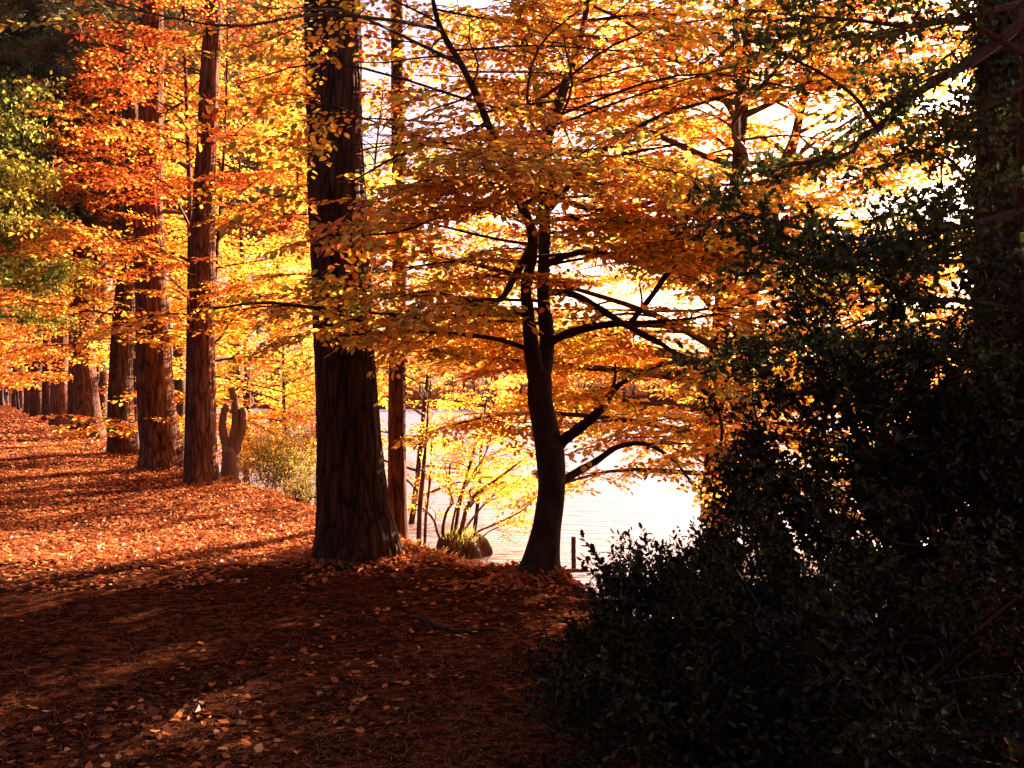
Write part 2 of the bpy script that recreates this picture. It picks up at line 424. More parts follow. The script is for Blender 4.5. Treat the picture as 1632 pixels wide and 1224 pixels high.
def finish(acc, lmb, tmb, sprays, pal, g, keep=None, flat=.18, tonefreq=.6, tonebias=None, jitter=.16, swap=.3):
    if not acc: return
    O = np.array([a[0] for a in acc]); D = np.array([a[1] for a in acc]); S = np.array([a[2] for a in acc])
    if keep is not None:
        k = keep(O); O, D, S = O[k], D[k], S[k]
    if not len(O): return
    tone = .5 + .55*noise(O[:, 0]*tonefreq+5, O[:, 1]*tonefreq, O[:, 2]*tonefreq*1.6) + g.normal(0, .16, len(O))
    if tonebias is not None: tone = tone + tonebias(O)
    stamp(lmb, tmb, sprays, O, D, S, pal, g, flat=flat, tone=tone, jitter=jitter, swap=swap)
    return len(O)*sprays[0].n

# leaf colours (reflectances of the leaves themselves)
GOLD = (.68, .34, .035); YEL = (.80, .54, .06); ORG = (.62, .19, .028); RUS = (.44, .09, .02); OLV = (.22, .20, .03); LIME = (.45, .48, .05); DKG = (.06, .10, .022)
PAL_NEAR = [(.12, OLV), (.18, (.42, .33, .04)), (.28, GOLD), (.15, ORG), (.20, YEL), (.07, RUS)]
PAL_ORANGE = [(.10, RUS), (.34, ORG), (.22, (.66, .26, .03)), (.20, GOLD), (.14, YEL)]
PAL_YELLOW = [(.10, LIME), (.38, YEL), (.30, GOLD), (.22, ORG)]
PAL_GREEN = [(.32, (.06, .10, .022)), (.28, (.15, .19, .03)), (.22, (.36, .34, .045)), (.18, (.6, .52, .06))]
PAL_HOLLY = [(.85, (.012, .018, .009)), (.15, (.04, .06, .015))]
PAL_PINE = [(.6, (.06, .085, .03)), (.4, (.14, .14, .05))]

def gz(x, y): return float(ground(x, y))
def px_poly(pts, Y0, Y1=None):
    """pixel polyline [(x,y,w)] with depth from Y0 to Y1 -> points and radii"""
    n = len(pts); Ys = np.linspace(Y0, Y0 if Y1 is None else Y1, n)
    P = np.array([W(p[0], p[1], y) for p, y in zip(pts, Ys)]); r = np.array([p[2]*.5*y/F_PX for p, y in zip(pts, Ys)])
    return P, r

# ================================================================== THE SETTING
def grid_axis(lo, hi, near, grow, c=0.0):
    a = [0.0]
    st = near
    while a[-1] < max(abs(lo), abs(hi)): a.append(a[-1]+st); st *= grow
    a = np.array(a); neg = -a[1:][::-1]
    x = np.r_[neg, a] + c
    return x[(x > lo - 1) & (x < hi + 1)]
gx = grid_axis(-420, 420, .07, 1.035, -1.0); gy = grid_axis(-30, 600, .07, 1.028, 6.0)
GX, GY = np.meshgrid(gx, gy); GZ = ground(GX, GY)
mb = MB(); nx, ny = len(gx), len(gy)
i = np.arange(ny-1)[:, None]; j = np.arange(nx-1)[None]
mb.add(np.stack([GX, GY, GZ], -1).reshape(-1, 3), np.stack([i*nx+j, i*nx+j+1, (i+1)*nx+j+1, (i+1)*nx+j], -1).reshape(-1, 4))
m, t, out = mat('leafy_ground')
tc = N(t, 'ShaderNodeTexCoord'); L = t.links.new
nA = N(t, 'ShaderNodeTexNoise'); nA.inputs['Scale'].default_value = 1.1; nA.inputs['Detail'].default_value = 5
nB = N(t, 'ShaderNodeTexVoronoi'); nB.inputs['Scale'].default_value = 17; nB.inputs['Randomness'].default_value = 1
mpB = N(t, 'ShaderNodeMapping'); mpB.inputs['Scale'].default_value = (1, 1.5, 1)
nC = N(t, 'ShaderNodeTexNoise'); nC.inputs['Scale'].default_value = 90; nC.inputs['Detail'].default_value = 6; nC.inputs['Roughness'].default_value = .75
cr = N(t, 'ShaderNodeValToRGB'); e = cr.color_ramp.elements
e[0].position = .1; e[0].color = (.022, .008, .005, 1); e[1].position = .95; e[1].color = (.30, .10, .04, 1)
x1 = cr.color_ramp.elements.new(.45); x1.color = (.06, .018, .009, 1); x2 = cr.color_ramp.elements.new(.7); x2.color = (.14, .04, .015, 1)
mul = N(t, 'ShaderNodeMath', operation='MULTIPLY_ADD'); mul.inputs[1].default_value = .6
m2_ = N(t, 'ShaderNodeMath', operation='MULTIPLY_ADD'); m2_.inputs[1].default_value = .45
sepc = N(t, 'ShaderNodeSeparateColor')
bp = N(t, 'ShaderNodeBump'); bp.inputs['Strength'].default_value = .9; bp.inputs['Distance'].default_value = .02
pb = N(t, 'ShaderNodeBsdfPrincipled'); pb.inputs['Roughness'].default_value = 1.0; pb.inputs['Specular IOR Level'].default_value = 0.0
L(tc.outputs['Object'], nA.inputs[0]); L(tc.outputs['Object'], mpB.inputs[0]); L(mpB.outputs[0], nB.inputs[0]); L(tc.outputs['Object'], nC.inputs[0])
L(nB.outputs['Color'], sepc.inputs[0]); L(sepc.outputs[0], mul.inputs[0]); L(nA.outputs[0], m2_.inputs[0]); m2_.inputs[2].default_value = -.12
L(m2_.outputs[0], mul.inputs[2]); L(mul.outputs[0], cr.inputs[0]); L(cr.outputs[0], pb.inputs[0])
ad = N(t, 'ShaderNodeMath', operation='ADD'); L(nC.outputs[0], ad.inputs[0]); L(sepc.outputs[1], ad.inputs[1]); L(ad.outputs[0], bp.inputs['Height'])
L(bp.outputs[0], pb.inputs['Normal']); L(pb.outputs[0], out.inputs[0])
M_GROUND = m
tag(mb.build('ground', m, smooth=True), kind='structure')

# water
m, t, out = mat('lake_water'); L = t.links.new
tc = N(t, 'ShaderNodeTexCoord'); mp = N(t, 'ShaderNodeMapping'); mp.inputs['Scale'].default_value = (.7, 3.0, 1); mp.inputs['Rotation'].default_value = (0, 0, R(8))
n1 = N(t, 'ShaderNodeTexNoise'); n1.inputs['Scale'].default_value = 1.7; n1.inputs['Detail'].default_value = 5; n1.inputs['Roughness'].default_value = .6
bp = N(t, 'ShaderNodeBump'); bp.inputs['Strength'].default_value = 1.0; bp.inputs['Distance'].default_value = .16
pb = N(t, 'ShaderNodeBsdfPrincipled'); pb.inputs['Base Color'].default_value = (.17, .17, .20, 1); pb.inputs['Roughness'].default_value = .42; pb.inputs['IOR'].default_value = 1.33
pb.inputs['Specular IOR Level'].default_value = 1.0
L(tc.outputs['Object'], mp.inputs[0]); L(mp.outputs[0], n1.inputs[0]); L(n1.outputs[0], bp.inputs['Height']); L(bp.outputs[0], pb.inputs['Normal']); L(pb.outputs[0], out.inputs[0])
mb = MB(); mb.add([[-120, 4, WATER_Z], [420, 4, WATER_Z], [420, 420, WATER_Z], [-120, 420, WATER_Z]], [[0, 1, 2, 3]])
tag(mb.build('lake_water', m), kind='structure')

# far wood on the other shore: one mass
g = np.random.default_rng(5)
lm = MB(); tw = MB()
for k in range(300):
    x = g.uniform(-70, 250); y = 128 + g.uniform(0, 40) - .12*x
    if shore(x, y) < 8: continue
    zg = gz(x, y); h = g.uniform(6, 10)
    tube(tw, np.array([[x, y, zg-.3], [x+g.normal(0, .3), y, zg+h*.8]]), [.2, .06], 5)
    n = 26; O = np.array([x, y, zg+h*.55]) + g.normal(0, 1, (n, 3))*np.array([1.5, 1.5, h*.19])
    pal = [(.3, (.30, .14, .06)), (.3, (.22, .12, .07)), (.2, (.36, .22, .06)), (.2, (.12, .09, .05))]
    stamp(lm, None, SP_FAR, O, g.normal(0, 1, (n, 3))*[1, 1, .4], g.uniform(1.8, 3.0, n), pal, g, flat=.6, jitter=.2)
fw = lm.build('far_wood', M_FAR); tag(fw, kind='stuff'); fw['label'] = 'hazy autumn wood on the far shore of the lake'; fw['category'] = 'far wood'
tag(tw.build('far_wood_trunks', M_TWIG), 'bare trunks of the wood on the far shore of the lake', 'far wood', kind='stuff')

# ================================================================== THE ROW OF CONIFERS
def pine(px, Y, label, sides=40, rings=90, amp=.02, flare=.5, lobes=5, mt=None, top=None, seed=0., stubs=(), grp='conifer trunks lining the path', base_px=None):
    P, r = px_poly(px, Y)
    zb = gz(P[0][0], P[0][1]); P[0][2] = zb - .12
    loc = (P[0][0], P[0][1], zb)
    th_ = thing('pine_tree', label, 'tree', loc, grp)
    mb = MB(); Pc, rc = bark_trunk(mb, P, r, rings, sides, flare, lobes, amp, seed=seed)
    mb.build('trunk', mt or M_PINEBARK, th_, smooth=True)
    return th_, Pc, rc

def dead_limbs(parent, Pc, rc, zs, g, L=(1.2, 2.6), az=None, rr=.03):
    for z in zs:
        k = int(np.argmin(abs(Pc[:, 2]-z))); a = g.uniform(0, 2*np.pi) if az is None else az+g.normal(0, .5)
        l = g.uniform(*L)
        Q = bough(Pc[k], np.array([math.cos(a), math.sin(a), g.uniform(-.35, .25)]), l, g, 8, .12, .10)
        mb = MB(); tube(mb, Q, np.linspace(rr, rr*.25, 8), 6)
        for q in range(3):
            t = g.uniform(.3, .9); Tq = tan_at(Q, t)+g.normal(0, .6, 3)
            tube(mb, bough(at(Q, t), Tq, l*g.uniform(.2, .4), g, 5, .1, .1), np.linspace(rr*.35, rr*.1, 5), 4)
        mb.build('limb', M_TWIG, parent, smooth=True)

def pine_crown(parent, Pc, rc, z0, z1, n, Lmax, g, scale=.8, az=None, per=5, azs=None):
    wood = MB(); acc = []
    for k in range(n):
        z = z0+(z1-z0)*(k+g.random())/n; i_ = int(np.argmin(abs(Pc[:, 2]-z)))
        a = k*2.4+g.normal(0, .4) if az is None else az + g.normal(0, azs or .9)
        l = Lmax*(1.05-.65*(z-z0)/(z1-z0+.01))*g.uniform(.7, 1.15)
        Q = bough(Pc[i_], np.array([math.cos(a), math.sin(a), g.uniform(-.1, .25)]), l, g, 8, .16, .10)
        tube(wood, Q, np.linspace(.045, .012, 8), 5)
        m_ = int(l*per)
        for q in range(m_):
            t = .25+.75*(q+g.random())/m_; T = tan_at(Q, t); b = g.uniform(-1.3, 1.3)
            d = np.array([T[0]*math.cos(b)-T[1]*math.sin(b), T[0]*math.sin(b)+T[1]*math.cos(b), g.normal(-.02, .25)])
            o = at(Q, t); l2 = g.uniform(.4, .9)*scale
            acc.append((o, d, scale*g.uniform(.8, 1.2))); acc.append((o+nrm(d)*l2, d+g.normal(0, .3, 3), scale*g.uniform(.7, 1.1)))
    lm = MB(); finish(acc, lm, wood, SP_PINE, PAL_PINE, g, flat=.5, jitter=.2)
    wood.build('branches', M_TWIG, parent); lm.build('crown', M_NEEDLE, parent)

g = np.random.default_rng(21)
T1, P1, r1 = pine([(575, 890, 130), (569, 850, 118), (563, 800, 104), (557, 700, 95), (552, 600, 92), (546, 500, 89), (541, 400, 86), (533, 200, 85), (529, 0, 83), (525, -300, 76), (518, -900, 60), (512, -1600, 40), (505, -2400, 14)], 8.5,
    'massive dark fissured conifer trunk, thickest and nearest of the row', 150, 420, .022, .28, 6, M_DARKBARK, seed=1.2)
pine_crown(T1, P1, r1, 9.0, 19.0, 46, 3.6, g, .9, per=4)
TB, PB, rB = pine([(634, 880, 32), (633, 750, 29), (633, 600, 26), (636, 450, 24), (635, 250, 22), (632, 0, 19), (630, -400, 14), (630, -900, 5)], 10.6,
    'slim straight reddish trunk close behind the massive dark conifer trunk', 28, 150, .006, .2, 4, seed=2.2, grp=None)
pine_crown(TB, PB, rB, 8.0, 12.5, 16, 1.5, g, .7, per=4)
T2, P2, r2 = pine([(322, 770, 56), (322, 740, 45), (322, 650, 41), (322, 550, 37), (323, 400, 37), (327, 250, 29), (333, 100, 27), (339, 0, 26), (345, -400, 20), (350, -900, 8)], 15.1,
    'reddish conifer trunk with a bright rim, second of the row behind the massive dark one', 64, 240, .016, .34, 5, seed=3.1)
pine_crown(T2, P2, r2, 11.5, 17, 26, 2.2, g, .9, per=4)
T3, P3, r3 = pine([(259, 748, 70), (256, 710, 60), (248, 620, 53), (243, 500, 48), (236, 350, 42), (240, 200, 37), (241, 60, 33), (241, -200, 28), (240, -700, 10)], 17.8,
    'broad leaning-based conifer trunk with a sunlit right edge, third of the row', 64, 240, .022, .42, 5, seed=4.4)
dead_limbs(T3, P3, r3, [5.2, 5.9, 6.4, 7.1, 7.9, 8.6, 6.7, 7.5], g, (1.0, 2.4), az=0.3, rr=.05)
pine_crown(T3, P3, r3, 9.5, 17.5, 32, 2.8, g, .9, per=4)
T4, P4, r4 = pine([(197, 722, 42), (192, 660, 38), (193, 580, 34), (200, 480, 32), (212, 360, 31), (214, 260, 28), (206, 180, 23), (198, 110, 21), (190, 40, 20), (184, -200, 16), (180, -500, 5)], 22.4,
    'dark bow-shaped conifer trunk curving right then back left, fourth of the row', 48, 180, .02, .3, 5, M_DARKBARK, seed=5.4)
dead_limbs(T4, P4, r4, [7.5, 9, 10], g, (1.0, 2.4), rr=.05)
pine_crown(T4, P4, r4, 10.5, 19, 36, 3.2, g, 1.0, per=4)
T5, P5, r5 = pine([(144, 697, 42), (139, 650, 36), (134, 560, 31), (130, 400, 26), (128, 200, 21), (126, -100, 15), (125, -400, 4)], 29.5,
    'furrowed conifer trunk with a lit right side, fifth of the row', 40, 120, .02, .3, 5, seed=6.1)
pine_crown(T5, P5, r5, 9.5, 20, 40, 3.2, g, 1.0, per=4)
T5b, P5b, _ = pine([(121, 685, 26), (120, 640, 22), (119, 560, 18), (118, 400, 15), (118, 100, 10), (118, -200, 3)], 35.5,
    'dark trunk half hidden on the left of the fifth trunk of the row', 30, 90, .02, .2, 4, M_DARKBARK, seed=7.1)
pine_crown(T5b, P5b, None, 10, 20, 30, 3.0, g, 1.1, per=3)
T6, P6, _ = pine([(98, 678, 32), (97, 640, 28), (95, 560, 24), (93, 300, 18), (92, 0, 12), (92, -200, 4)], 40,
    'reddish flared conifer trunk with a bright right edge, sixth of the row', 36, 90, .02, .3, 5, seed=8.1)
pine_crown(T6, P6, None, 9, 21, 40, 3.4, g, 1.1, per=3)
for k, (x, y, wd, lab) in enumerate([
    (76, 669, 16, 'short dark trunk just left of the reddish flared trunk in the receding row'),
    (60, 664, 20, 'wide dark trunk with a pale mossy foot in the receding row'),
    (47, 659, 16, 'dark trunk beside the wide mossy-footed trunk in the distance'),
    (34, 652, 9, 'narrow pale-edged trunk far down the path'),
    (24, 648, 9, 'small dark distant trunk right of the walking person'),
    (3, 646, 8, 'farthest dark trunk at the left end of the path')]):
    Y = CAMH*F_PX/(y-HOR)
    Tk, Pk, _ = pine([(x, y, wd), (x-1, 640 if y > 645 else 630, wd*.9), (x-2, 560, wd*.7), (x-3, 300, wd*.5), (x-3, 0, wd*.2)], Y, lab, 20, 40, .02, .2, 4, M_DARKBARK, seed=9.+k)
    pine_crown(Tk, Pk, None, 9, min(24, 1.6+600/1400*Y), 26, 4.0, g, 1.6, per=2)

# pines further back on the left, dark crowns against the sky
for k, (x, Y, ww, z0, z1, lab, bend) in enumerate([
    (96, 45, 24, 8.6, 18, 'dark pine with a pale lit stem at the top left, behind the row', 1),
    (-50, 28, 18, 7.0, 16, 'dark pine nearest the left edge with drooping boughs', 0),
    (160, 38, 18, 8.5, 20, 'dark pine seen between the fourth and fifth trunks', 0),
    (285, 33, 18, 7, 18, 'dark pine filling the gap between second and third trunks', 0),
    (375, 30, 20, 6.5, 17, 'dark pine behind the pollarded stump with brown inner boughs', 0),
    (440, 36, 16, 8.5, 18, 'dark pine just left of the massive trunk, far back by the water', 0),
    (-18, 40, 18, 8, 21, 'dark pine at the far left overhanging the path', 0),
    (205, 52, 16, 9, 24, 'tallest distant dark pine behind the row', 0)]):
    zg = gz((x-816)/F_PX*Y, Y)
    yb = HOR + (CAMH - zg)/Y*F_PX
    Tk, Pk, rk = pine([(x, yb, ww*1.2), (x, 560, ww), (x+3*bend, 300, ww*.8), (x-2, 160, ww*.7), (x-8*bend, 0, ww*.55), (x-8*bend, HOR-(z1-1.6)/Y*F_PX, ww*.12)], Y, lab, 22, 60, .02, .2, 4, M_DARKBARK, seed=20.+k, grp='dark pines behind the row')
    pine_crown(Tk, Pk, rk, z0, z1, 64, 3.7, g, 1.15, per=4)

# ================================================================== BROADLEAVED TREES
def auto_tree(name, label, cat, x, Y, H, z0, R0, pal, g, sprays, size=.8, tr=.10, nl=30, sub=.5, step=.22, bark=None, grp=None, lean=(0, 0), cone=.55, level=1,
              keep=None, leafm=None, tonebias=None, path=None, steep=(.05, .5), droop=.12, base=None, stems=None, sub_len=.42, extra=()):
    X = (x-816)/F_PX*Y if base is None else base[0]
    if base is not None: Y = base[1]
    zg = gz(X, Y); loc = (X, Y, zg)
    th_ = thing(name, label, cat, loc, grp)
    wood = MB(); acc = []
    if path is None:
        n = 9; u = np.linspace(0, 1, n)[:, None]
        P = np.array([X, Y, zg-.1]) + u*np.array([lean[0], lean[1], H]) + .03*H*np.sin(u*5+g.uniform(0, 6))*np.array([g.normal(), g.normal(), 0])*u
        r = np.linspace(tr, tr*.12, n)
    else: P, r = path
    tb = MB(); Pc, rc = bark_trunk(tb, P, r, 70, 18, .35, 4, .004, plate=False, seed=g.uniform(0, 9)); tb.build('trunk', bark or M_BEECHBARK, th_, smooth=True)
    zt = P[-1][2]
    for k in range(nl):
        t = (k+g.random()*.8)/nl; z = zg+z0 + (zt-zg-z0)*t; i_ = int(np.argmin(abs(Pc[:, 2]-z)))
        a = k*2.39996+g.normal(0, .3); prof = (1-t)**cone*(.55+.45*min(1, t*5+.4))
        l = max(.5, R0*prof*g.uniform(.75, 1.2))
        Q = bough(Pc[i_], np.array([math.cos(a), math.sin(a), g.uniform(*steep)+t*.5]), l, g, 8, droop, .10)
        rr = min(rc[i_]*.6, .012+.010*l)
        tube(wood, Q, np.linspace(rr, rr*.3, 8), 5)
        dress(Q, rr, g, wood, acc, sub=sub, step=step, size=size, level=level, sub_len=sub_len)
    for z_, az_, l_ in extra:
        i_ = int(np.argmin(abs(Pc[:, 2]-z_))); Q = bough(Pc[i_], np.array([math.cos(az_), math.sin(az_), .08]), l_, g, 9, .08, .09)
        tube(wood, Q, np.linspace(.02, .005, 9), 6); dress(Q, .018, g, wood, acc, sub=.36, step=.18, size=size, level=1, start=.15, sub_len=.5)
    lm = MB(); n = finish(acc, lm, wood if sprays[0].TV is not None else None, sprays, pal, g, keep=keep, tonebias=tonebias)
    wood.build('branches', M_TWIG, th_)
    lm.build('crown', leafm or M_BEECH, th_)
    print(label[:40], 'leaves', n)
    return th_

g = np.random.default_rng(31)
UB = 'young beeches growing between and behind the trunks'
def zb(mid, k): return lambda O: np.clip((mid-O[:, 2])*k, -.3, .35)  # lower leaves biased yellower, the better light there put into their colour
auto_tree('beech_tree', 'orange beech between the massive dark trunk and the reddish second trunk', 'tree', 322, 16.4, 11, 2.0, 2.8, PAL_ORANGE, g, SP_MID, .75, .05, 40, .5, .24, grp=UB, tonebias=zb(4.5, .10), lean=(.7, -.4), keep=lambda O: g.random(len(O)) < .8)
auto_tree('beech_tree', 'orange beech whose sprays cross the second and third trunks', 'tree', 300, 16.6, 11, 2.9, 2.3, PAL_ORANGE, g, SP_MID, .75, .08, 34, .5, .26, grp=UB, tonebias=zb(4, .08), keep=lambda O: g.random(len(O)) < .75)
auto_tree('beech_tree', 'golden beech behind the bow-shaped fourth trunk', 'tree', 215, 25.5, 12, 2.6, 3.6, PAL_ORANGE, g, SP_MID, 1.0, .10, 36, .6, .34, grp=UB, tonebias=zb(6, .08))
auto_tree('beech_tree', 'golden beech overhanging the fifth trunk of the row', 'tree', 147, 31.5, 11, 2.6, 4.2, PAL_ORANGE, g, SP_MID, 1.1, .10, 34, .6, .36, grp=UB, tonebias=zb(5, .1))
auto_tree('beech_tree', 'orange beech overhanging the far part of the path beyond the sixth trunk', 'tree', 84, 46, 12, 1.8, 5.2, PAL_ORANGE, g, SP_FAR, 1.5, .12, 34, .8, .5, grp=UB)
auto_tree('beech_tree', 'rust-coloured beech low over the most distant stretch of path', 'tree', 30, 72, 12, 1.8, 6.0, PAL_ORANGE, g, SP_FAR, 2.0, .12, 30, 1.0, .7, grp=UB)
auto_tree('beech_tree', 'tall yellow beech far behind the pollarded stump by the water', 'tree', 392, 23, 11.5, .8, 3.4, PAL_YELLOW, g, SP_MID, 1.0, .10, 44, .6, .34, grp=UB, tonebias=zb(4, .06))
auto_tree('beech_tree', 'low yellow beech between pollarded stump and massive trunk', 'tree', 455, 19, 5.5, 1.4, 2.2, PAL_YELLOW, g, SP_MID, .8, .06, 30, .5, .26, grp=UB, tonebias=lambda O: np.full(len(O), -.12))
auto_tree('beech_tree', 'tall golden beech behind the slim reddish trunk', 'tree', 590, 17.5, 9, 3.5, 3.0, PAL_YELLOW, g, SP_MID, .85, .08, 34, .55, .30, grp=UB, base=((600-816)/F_PX*16.5, 16.5), keep=lambda O: g.random(len(O)) < .5)
auto_tree('beech_tree', 'orange beech with low boughs over the path behind the fifth trunk', 'tree', 152, 37, 10, 1.8, 4.0, PAL_ORANGE, g, SP_FAR, 1.2, .10, 34, .7, .4, grp=UB)
auto_tree('beech_tree', 'red-gold beech drooping over the distant path beside the mossy-footed trunk', 'tree', 58, 57, 11, 1.4, 5.5, PAL_ORANGE, g, SP_FAR, 1.7, .12, 34, .9, .55, grp=UB)
auto_tree('oak_tree', 'green and yellow broadleaved tree at the left edge overhanging the path', 'tree', 20, 25, 9.5, 3.4, 3.2, PAL_GREEN, g, SP_OAK, .8, .14, 40, .5, .26, leafm=M_FAR, base=(-13.7, 21.5), cone=.4)

# ---- beech behind the holly on the right, with the ivy-clad trunk
Pp, rp = px_poly([(1146, 985, 52), (1146, 900, 46), (1146, 820, 40), (1140, 740, 36), (1138, 640, 30), (1150, 500, 26), (1172, 300, 20), (1190, 100, 16), (1200, -150, 10), (1205, -350, 4)], 10.4)
Pp[0][2] = gz(Pp[0][0], 10.4)-.1
auto_tree('beech_tree', 'tall golden beech right of the forked one, with straight dark lower trunk', 'tree', 1146, 10.4, 8.5, 2.0, 3.8, PAL_NEAR, g, SP_NEAR, .62, .16, 66, .42, .20, grp=None, cone=.38, extra=[(2.0, 2.0, 2.8), (2.3, 2.5, 3.0), (2.6, 2.9, 3.0), (2.2, 3.2, 2.4), (1.9, 2.6, 2.2)], path=(Pp, rp), tonebias=lambda O: np.clip((O[:, 2]-3.2)*.04, -.1, .1), steep=(-.05, .3), keep=lambda O: (noise(O[:, 0]*.9, O[:, 1]*.9, O[:, 2]*1.6) > np.where(O[:, 2] > 4.2, -.5, -.15)) & (g.random(len(O)) < np.where(O[:, 2] > 4.2, 1.0, .75)))
Pp, rp = px_poly([(1262, 990, 60), (1245, 900, 50), (1215, 810, 42), (1192, 720, 36), (1185, 600, 30), (1200, 450, 24), (1260, 250, 16), (1300, 50, 10), (1310, -100, 4)], 12.0)
Pp[0][2] = gz(Pp[0][0], 12.0)-.1
auto_tree('beech_tree', 'dark beech trunk leaning left above the water behind the holly', 'tree', 1240, 12.0, 6, 2.2, 3.4, PAL_YELLOW, g, SP_NEAR, .62, .12, 40, .45, .22, path=(Pp, rp), grp=None, keep=lambda O: O[:, 2] < 5.2)
auto_tree('beech_tree', 'bright yellow beech beyond the holly near the right edge', 'tree', 1430, 15, 6.6, 1.8, 3.6, PAL_YELLOW, g, SP_MID, .9, .08, 40, .5, .24, grp=None)

# ---- the forked beech in the middle
g = np.random.default_rng(77)
bz = gz((858-816)/F_PX*7.7, 7.7)
FB = thing('beech_tree', 'forked beech with a smooth dark curving trunk on the bank, wide golden layered crown', 'tree', ((858-816)/F_PX*7.7, 7.7, bz))
acc = []; wood = MB()
Pm, rm = px_poly([(856, 922, 62), (862, 890, 50), (871, 840, 43), (879, 780, 42), (877, 725, 45), (869, 680, 41), (861, 640, 39), (860, 604, 38), (859, 585, 24)], 7.7, 7.9)
Pm[0][2] = min(Pm[0][2], bz-.08)
mb = MB(); bark_trunk(mb, Pm, rm, 120, 40, .45, 4, .004, plate=False, seed=2.6); mb.build('trunk', M_BEECHBARK, FB, smooth=True)
def limb(pts, Y0, Y1, sub=.36, step=.17, size=.55, start=.12, level=1, leaves=True, sub_len=.40, n=None, name='limb', auto=0, autoL=2.4, azr=None, adown=.0):
    P, r = px_poly(pts, Y0, Y1); m_ = n or max(14, len(pts)*5)
    Pc, rc = resample(P, np.maximum(r, .006), m_)
    mb = MB(); tube(mb, Pc, rc*(1+.06*np.sin(np.arange(m_)*1.7)), 12); mb.build(name, M_BEECHBARK, FB, smooth=True)
    if auto:
        for k in range(auto):
            t = start+(1-start)*(k+g.random()*.8)/auto; i_ = min(m_-1, int(t*m_))
            a = k*2.39996+g.normal(0, .3) if azr is None else g.uniform(*azr)
            l = autoL*(1.0-.5*t)*g.uniform(.75, 1.2)
            Q = bough(Pc[i_], np.array([math.cos(a), math.sin(a), g.uniform(-.05, .30)-adown]), l, g, 9, .10, .09)
            rr = min(rc[i_]*.6, .004+.0045*l); tube(wood, Q, np.linspace(rr, rr*.3, 9), 6)
            dress(Q, rr, g, wood, acc, sub=.36, step=step, size=size, level=1, start=.18)
    elif leaves:
        dress(Pc, rc[0], g, wood, acc, sub=sub, step=step, size=size, level=level, start=start, sub_len=sub_len)
    return Pc, rc
limb([(857, 605, 32), (848, 560, 26), (842, 500, 20), (838, 455, 17), (848, 410, 17), (848, 370, 17), (832, 330, 16), (806, 270, 14), (775, 190, 12), (745, 120, 11), (705, 50, 9), (690, 0, 7), (680, -80, 5)], 7.9, 6.6, auto=26, autoL=2.5, start=.30)
limb([(864, 600, 28), (872, 545, 25), (866, 470, 21), (868, 380, 19), (868, 280, 20), (873, 210, 22), (887, 175, 17), (905, 120, 14), (930, 40, 10), (945, -80, 8), (950, -300, 4)], 7.9, 8.6, auto=28, autoL=2.8, start=.30)
for z_, az_, l_ in [(3.0, -1.9, 2.2), (3.3, -1.2, 2.3), (3.6, -2.3, 2.6), (3.9, -1.5, 2.6), (4.2, -.9, 2.4), (4.5, -2.0, 2.8), (3.45, -.5, 2.2), (4.05, -2.8, 2.6), (2.7, -1.0, 1.9), (2.3, 1.9, 3.0), (2.6, 2.35, 3.0), (2.1, 1.5, 2.4), (2.75, 2.8, 2.8), (2.8, .8, 2.8), (3.0, .3, 2.8), (3.1, -.1, 2.5), (3.15, 1.3, 3.0), (2.4, 3.0, 2.4), (3.3, 2.1, 3.2), (2.2, 2.1, 2.2), (2.9, -2.5, 2.4), (2.6, -2.1, 1.8), (3.1, -.9, 2.2)]:
    Q = bough(np.array([W(858, 400, 7.9)[0], 7.85, z_]), np.array([math.cos(az_), math.sin(az_), .12]), l_, g, 9, .12, .09)
    tube(wood, Q, np.linspace(.015, .004, 9), 6); dress(Q, .014, g, wood, acc, sub=.32, step=.17, size=.5, level=1, start=.2)
limb([(872, 212, 14), (858, 160, 10), (850, 120, 8), (835, 80, 6), (825, -20, 4)], 8.35, 8.6, auto=8, autoL=1.8)
limb([(884, 716, 24), (900, 700, 18), (920, 685, 18), (955, 655, 15), (985, 615, 9), (1035, 590, 6), (1095, 570, 3)], 7.9, 7.2, start=.35, sub_len=.5)
limb([(884, 778, 16), (900, 765, 14), (920, 752, 13), (950, 735, 11), (985, 712, 9), (1030, 708, 7), (1075, 735, 5), (1105, 775, 3)], 7.9, 8.6, start=.5, sub_len=.45)
limb([(870, 548, 14), (910, 530, 14), (960, 518, 12), (1010, 515, 9), (1080, 510, 5), (1150, 500, 3)], 7.9, 7.2, start=.2, sub_len=.5)
limb([(866, 466, 12), (910, 468, 12), (960, 495, 12), (1000, 520, 9), (1050, 545, 8), (1090, 575, 6), (1140, 608, 4)], 8.0, 6.6, start=.2, sub_len=.45)
limb([(846, 395, 14), (820, 440, 12), (795, 478, 9), (740, 478, 7), (690, 465, 5), (640, 470, 3)], 7.6, 6.2, start=.3, sub_len=.5)
limb([(840, 500, 12), (770, 500, 10), (700, 505, 8), (600, 500, 7), (500, 490, 6), (420, 482, 5), (340, 492, 3)], 7.9, 5.6, start=.3, sub_len=.30, size=.5)
limb([(852, 560, 9), (790, 540, 7), (700, 530, 6), (620, 530, 5), (540, 535, 3)], 7.9, 6.8, start=.45, sub_len=.22, size=.42)
limb([(832, 330, 10), (875, 300, 8), (920, 278, 7), (1000, 245, 5), (1080, 230, 3)], 7.5, 6.4, start=.15, sub_len=.5)
limb([(776, 195, 8), (740, 215, 6), (690, 225, 5), (620, 255, 4), (560, 290, 3)], 7.0, 5.6, start=.15, sub_len=.5)
limb([(815, 290, 8), (760, 330, 6), (700, 345, 5), (630, 370, 4), (520, 375, 3)], 7.3, 6.0, start=.15, sub_len=.4)
limb([(700, 45, 7), (620, 30, 6), (500, 22, 5), (380, 40, 4), (250, 22, 3), (150, -6, 2)], 6.7, 3.9, start=.3, sub_len=.24, size=.42)
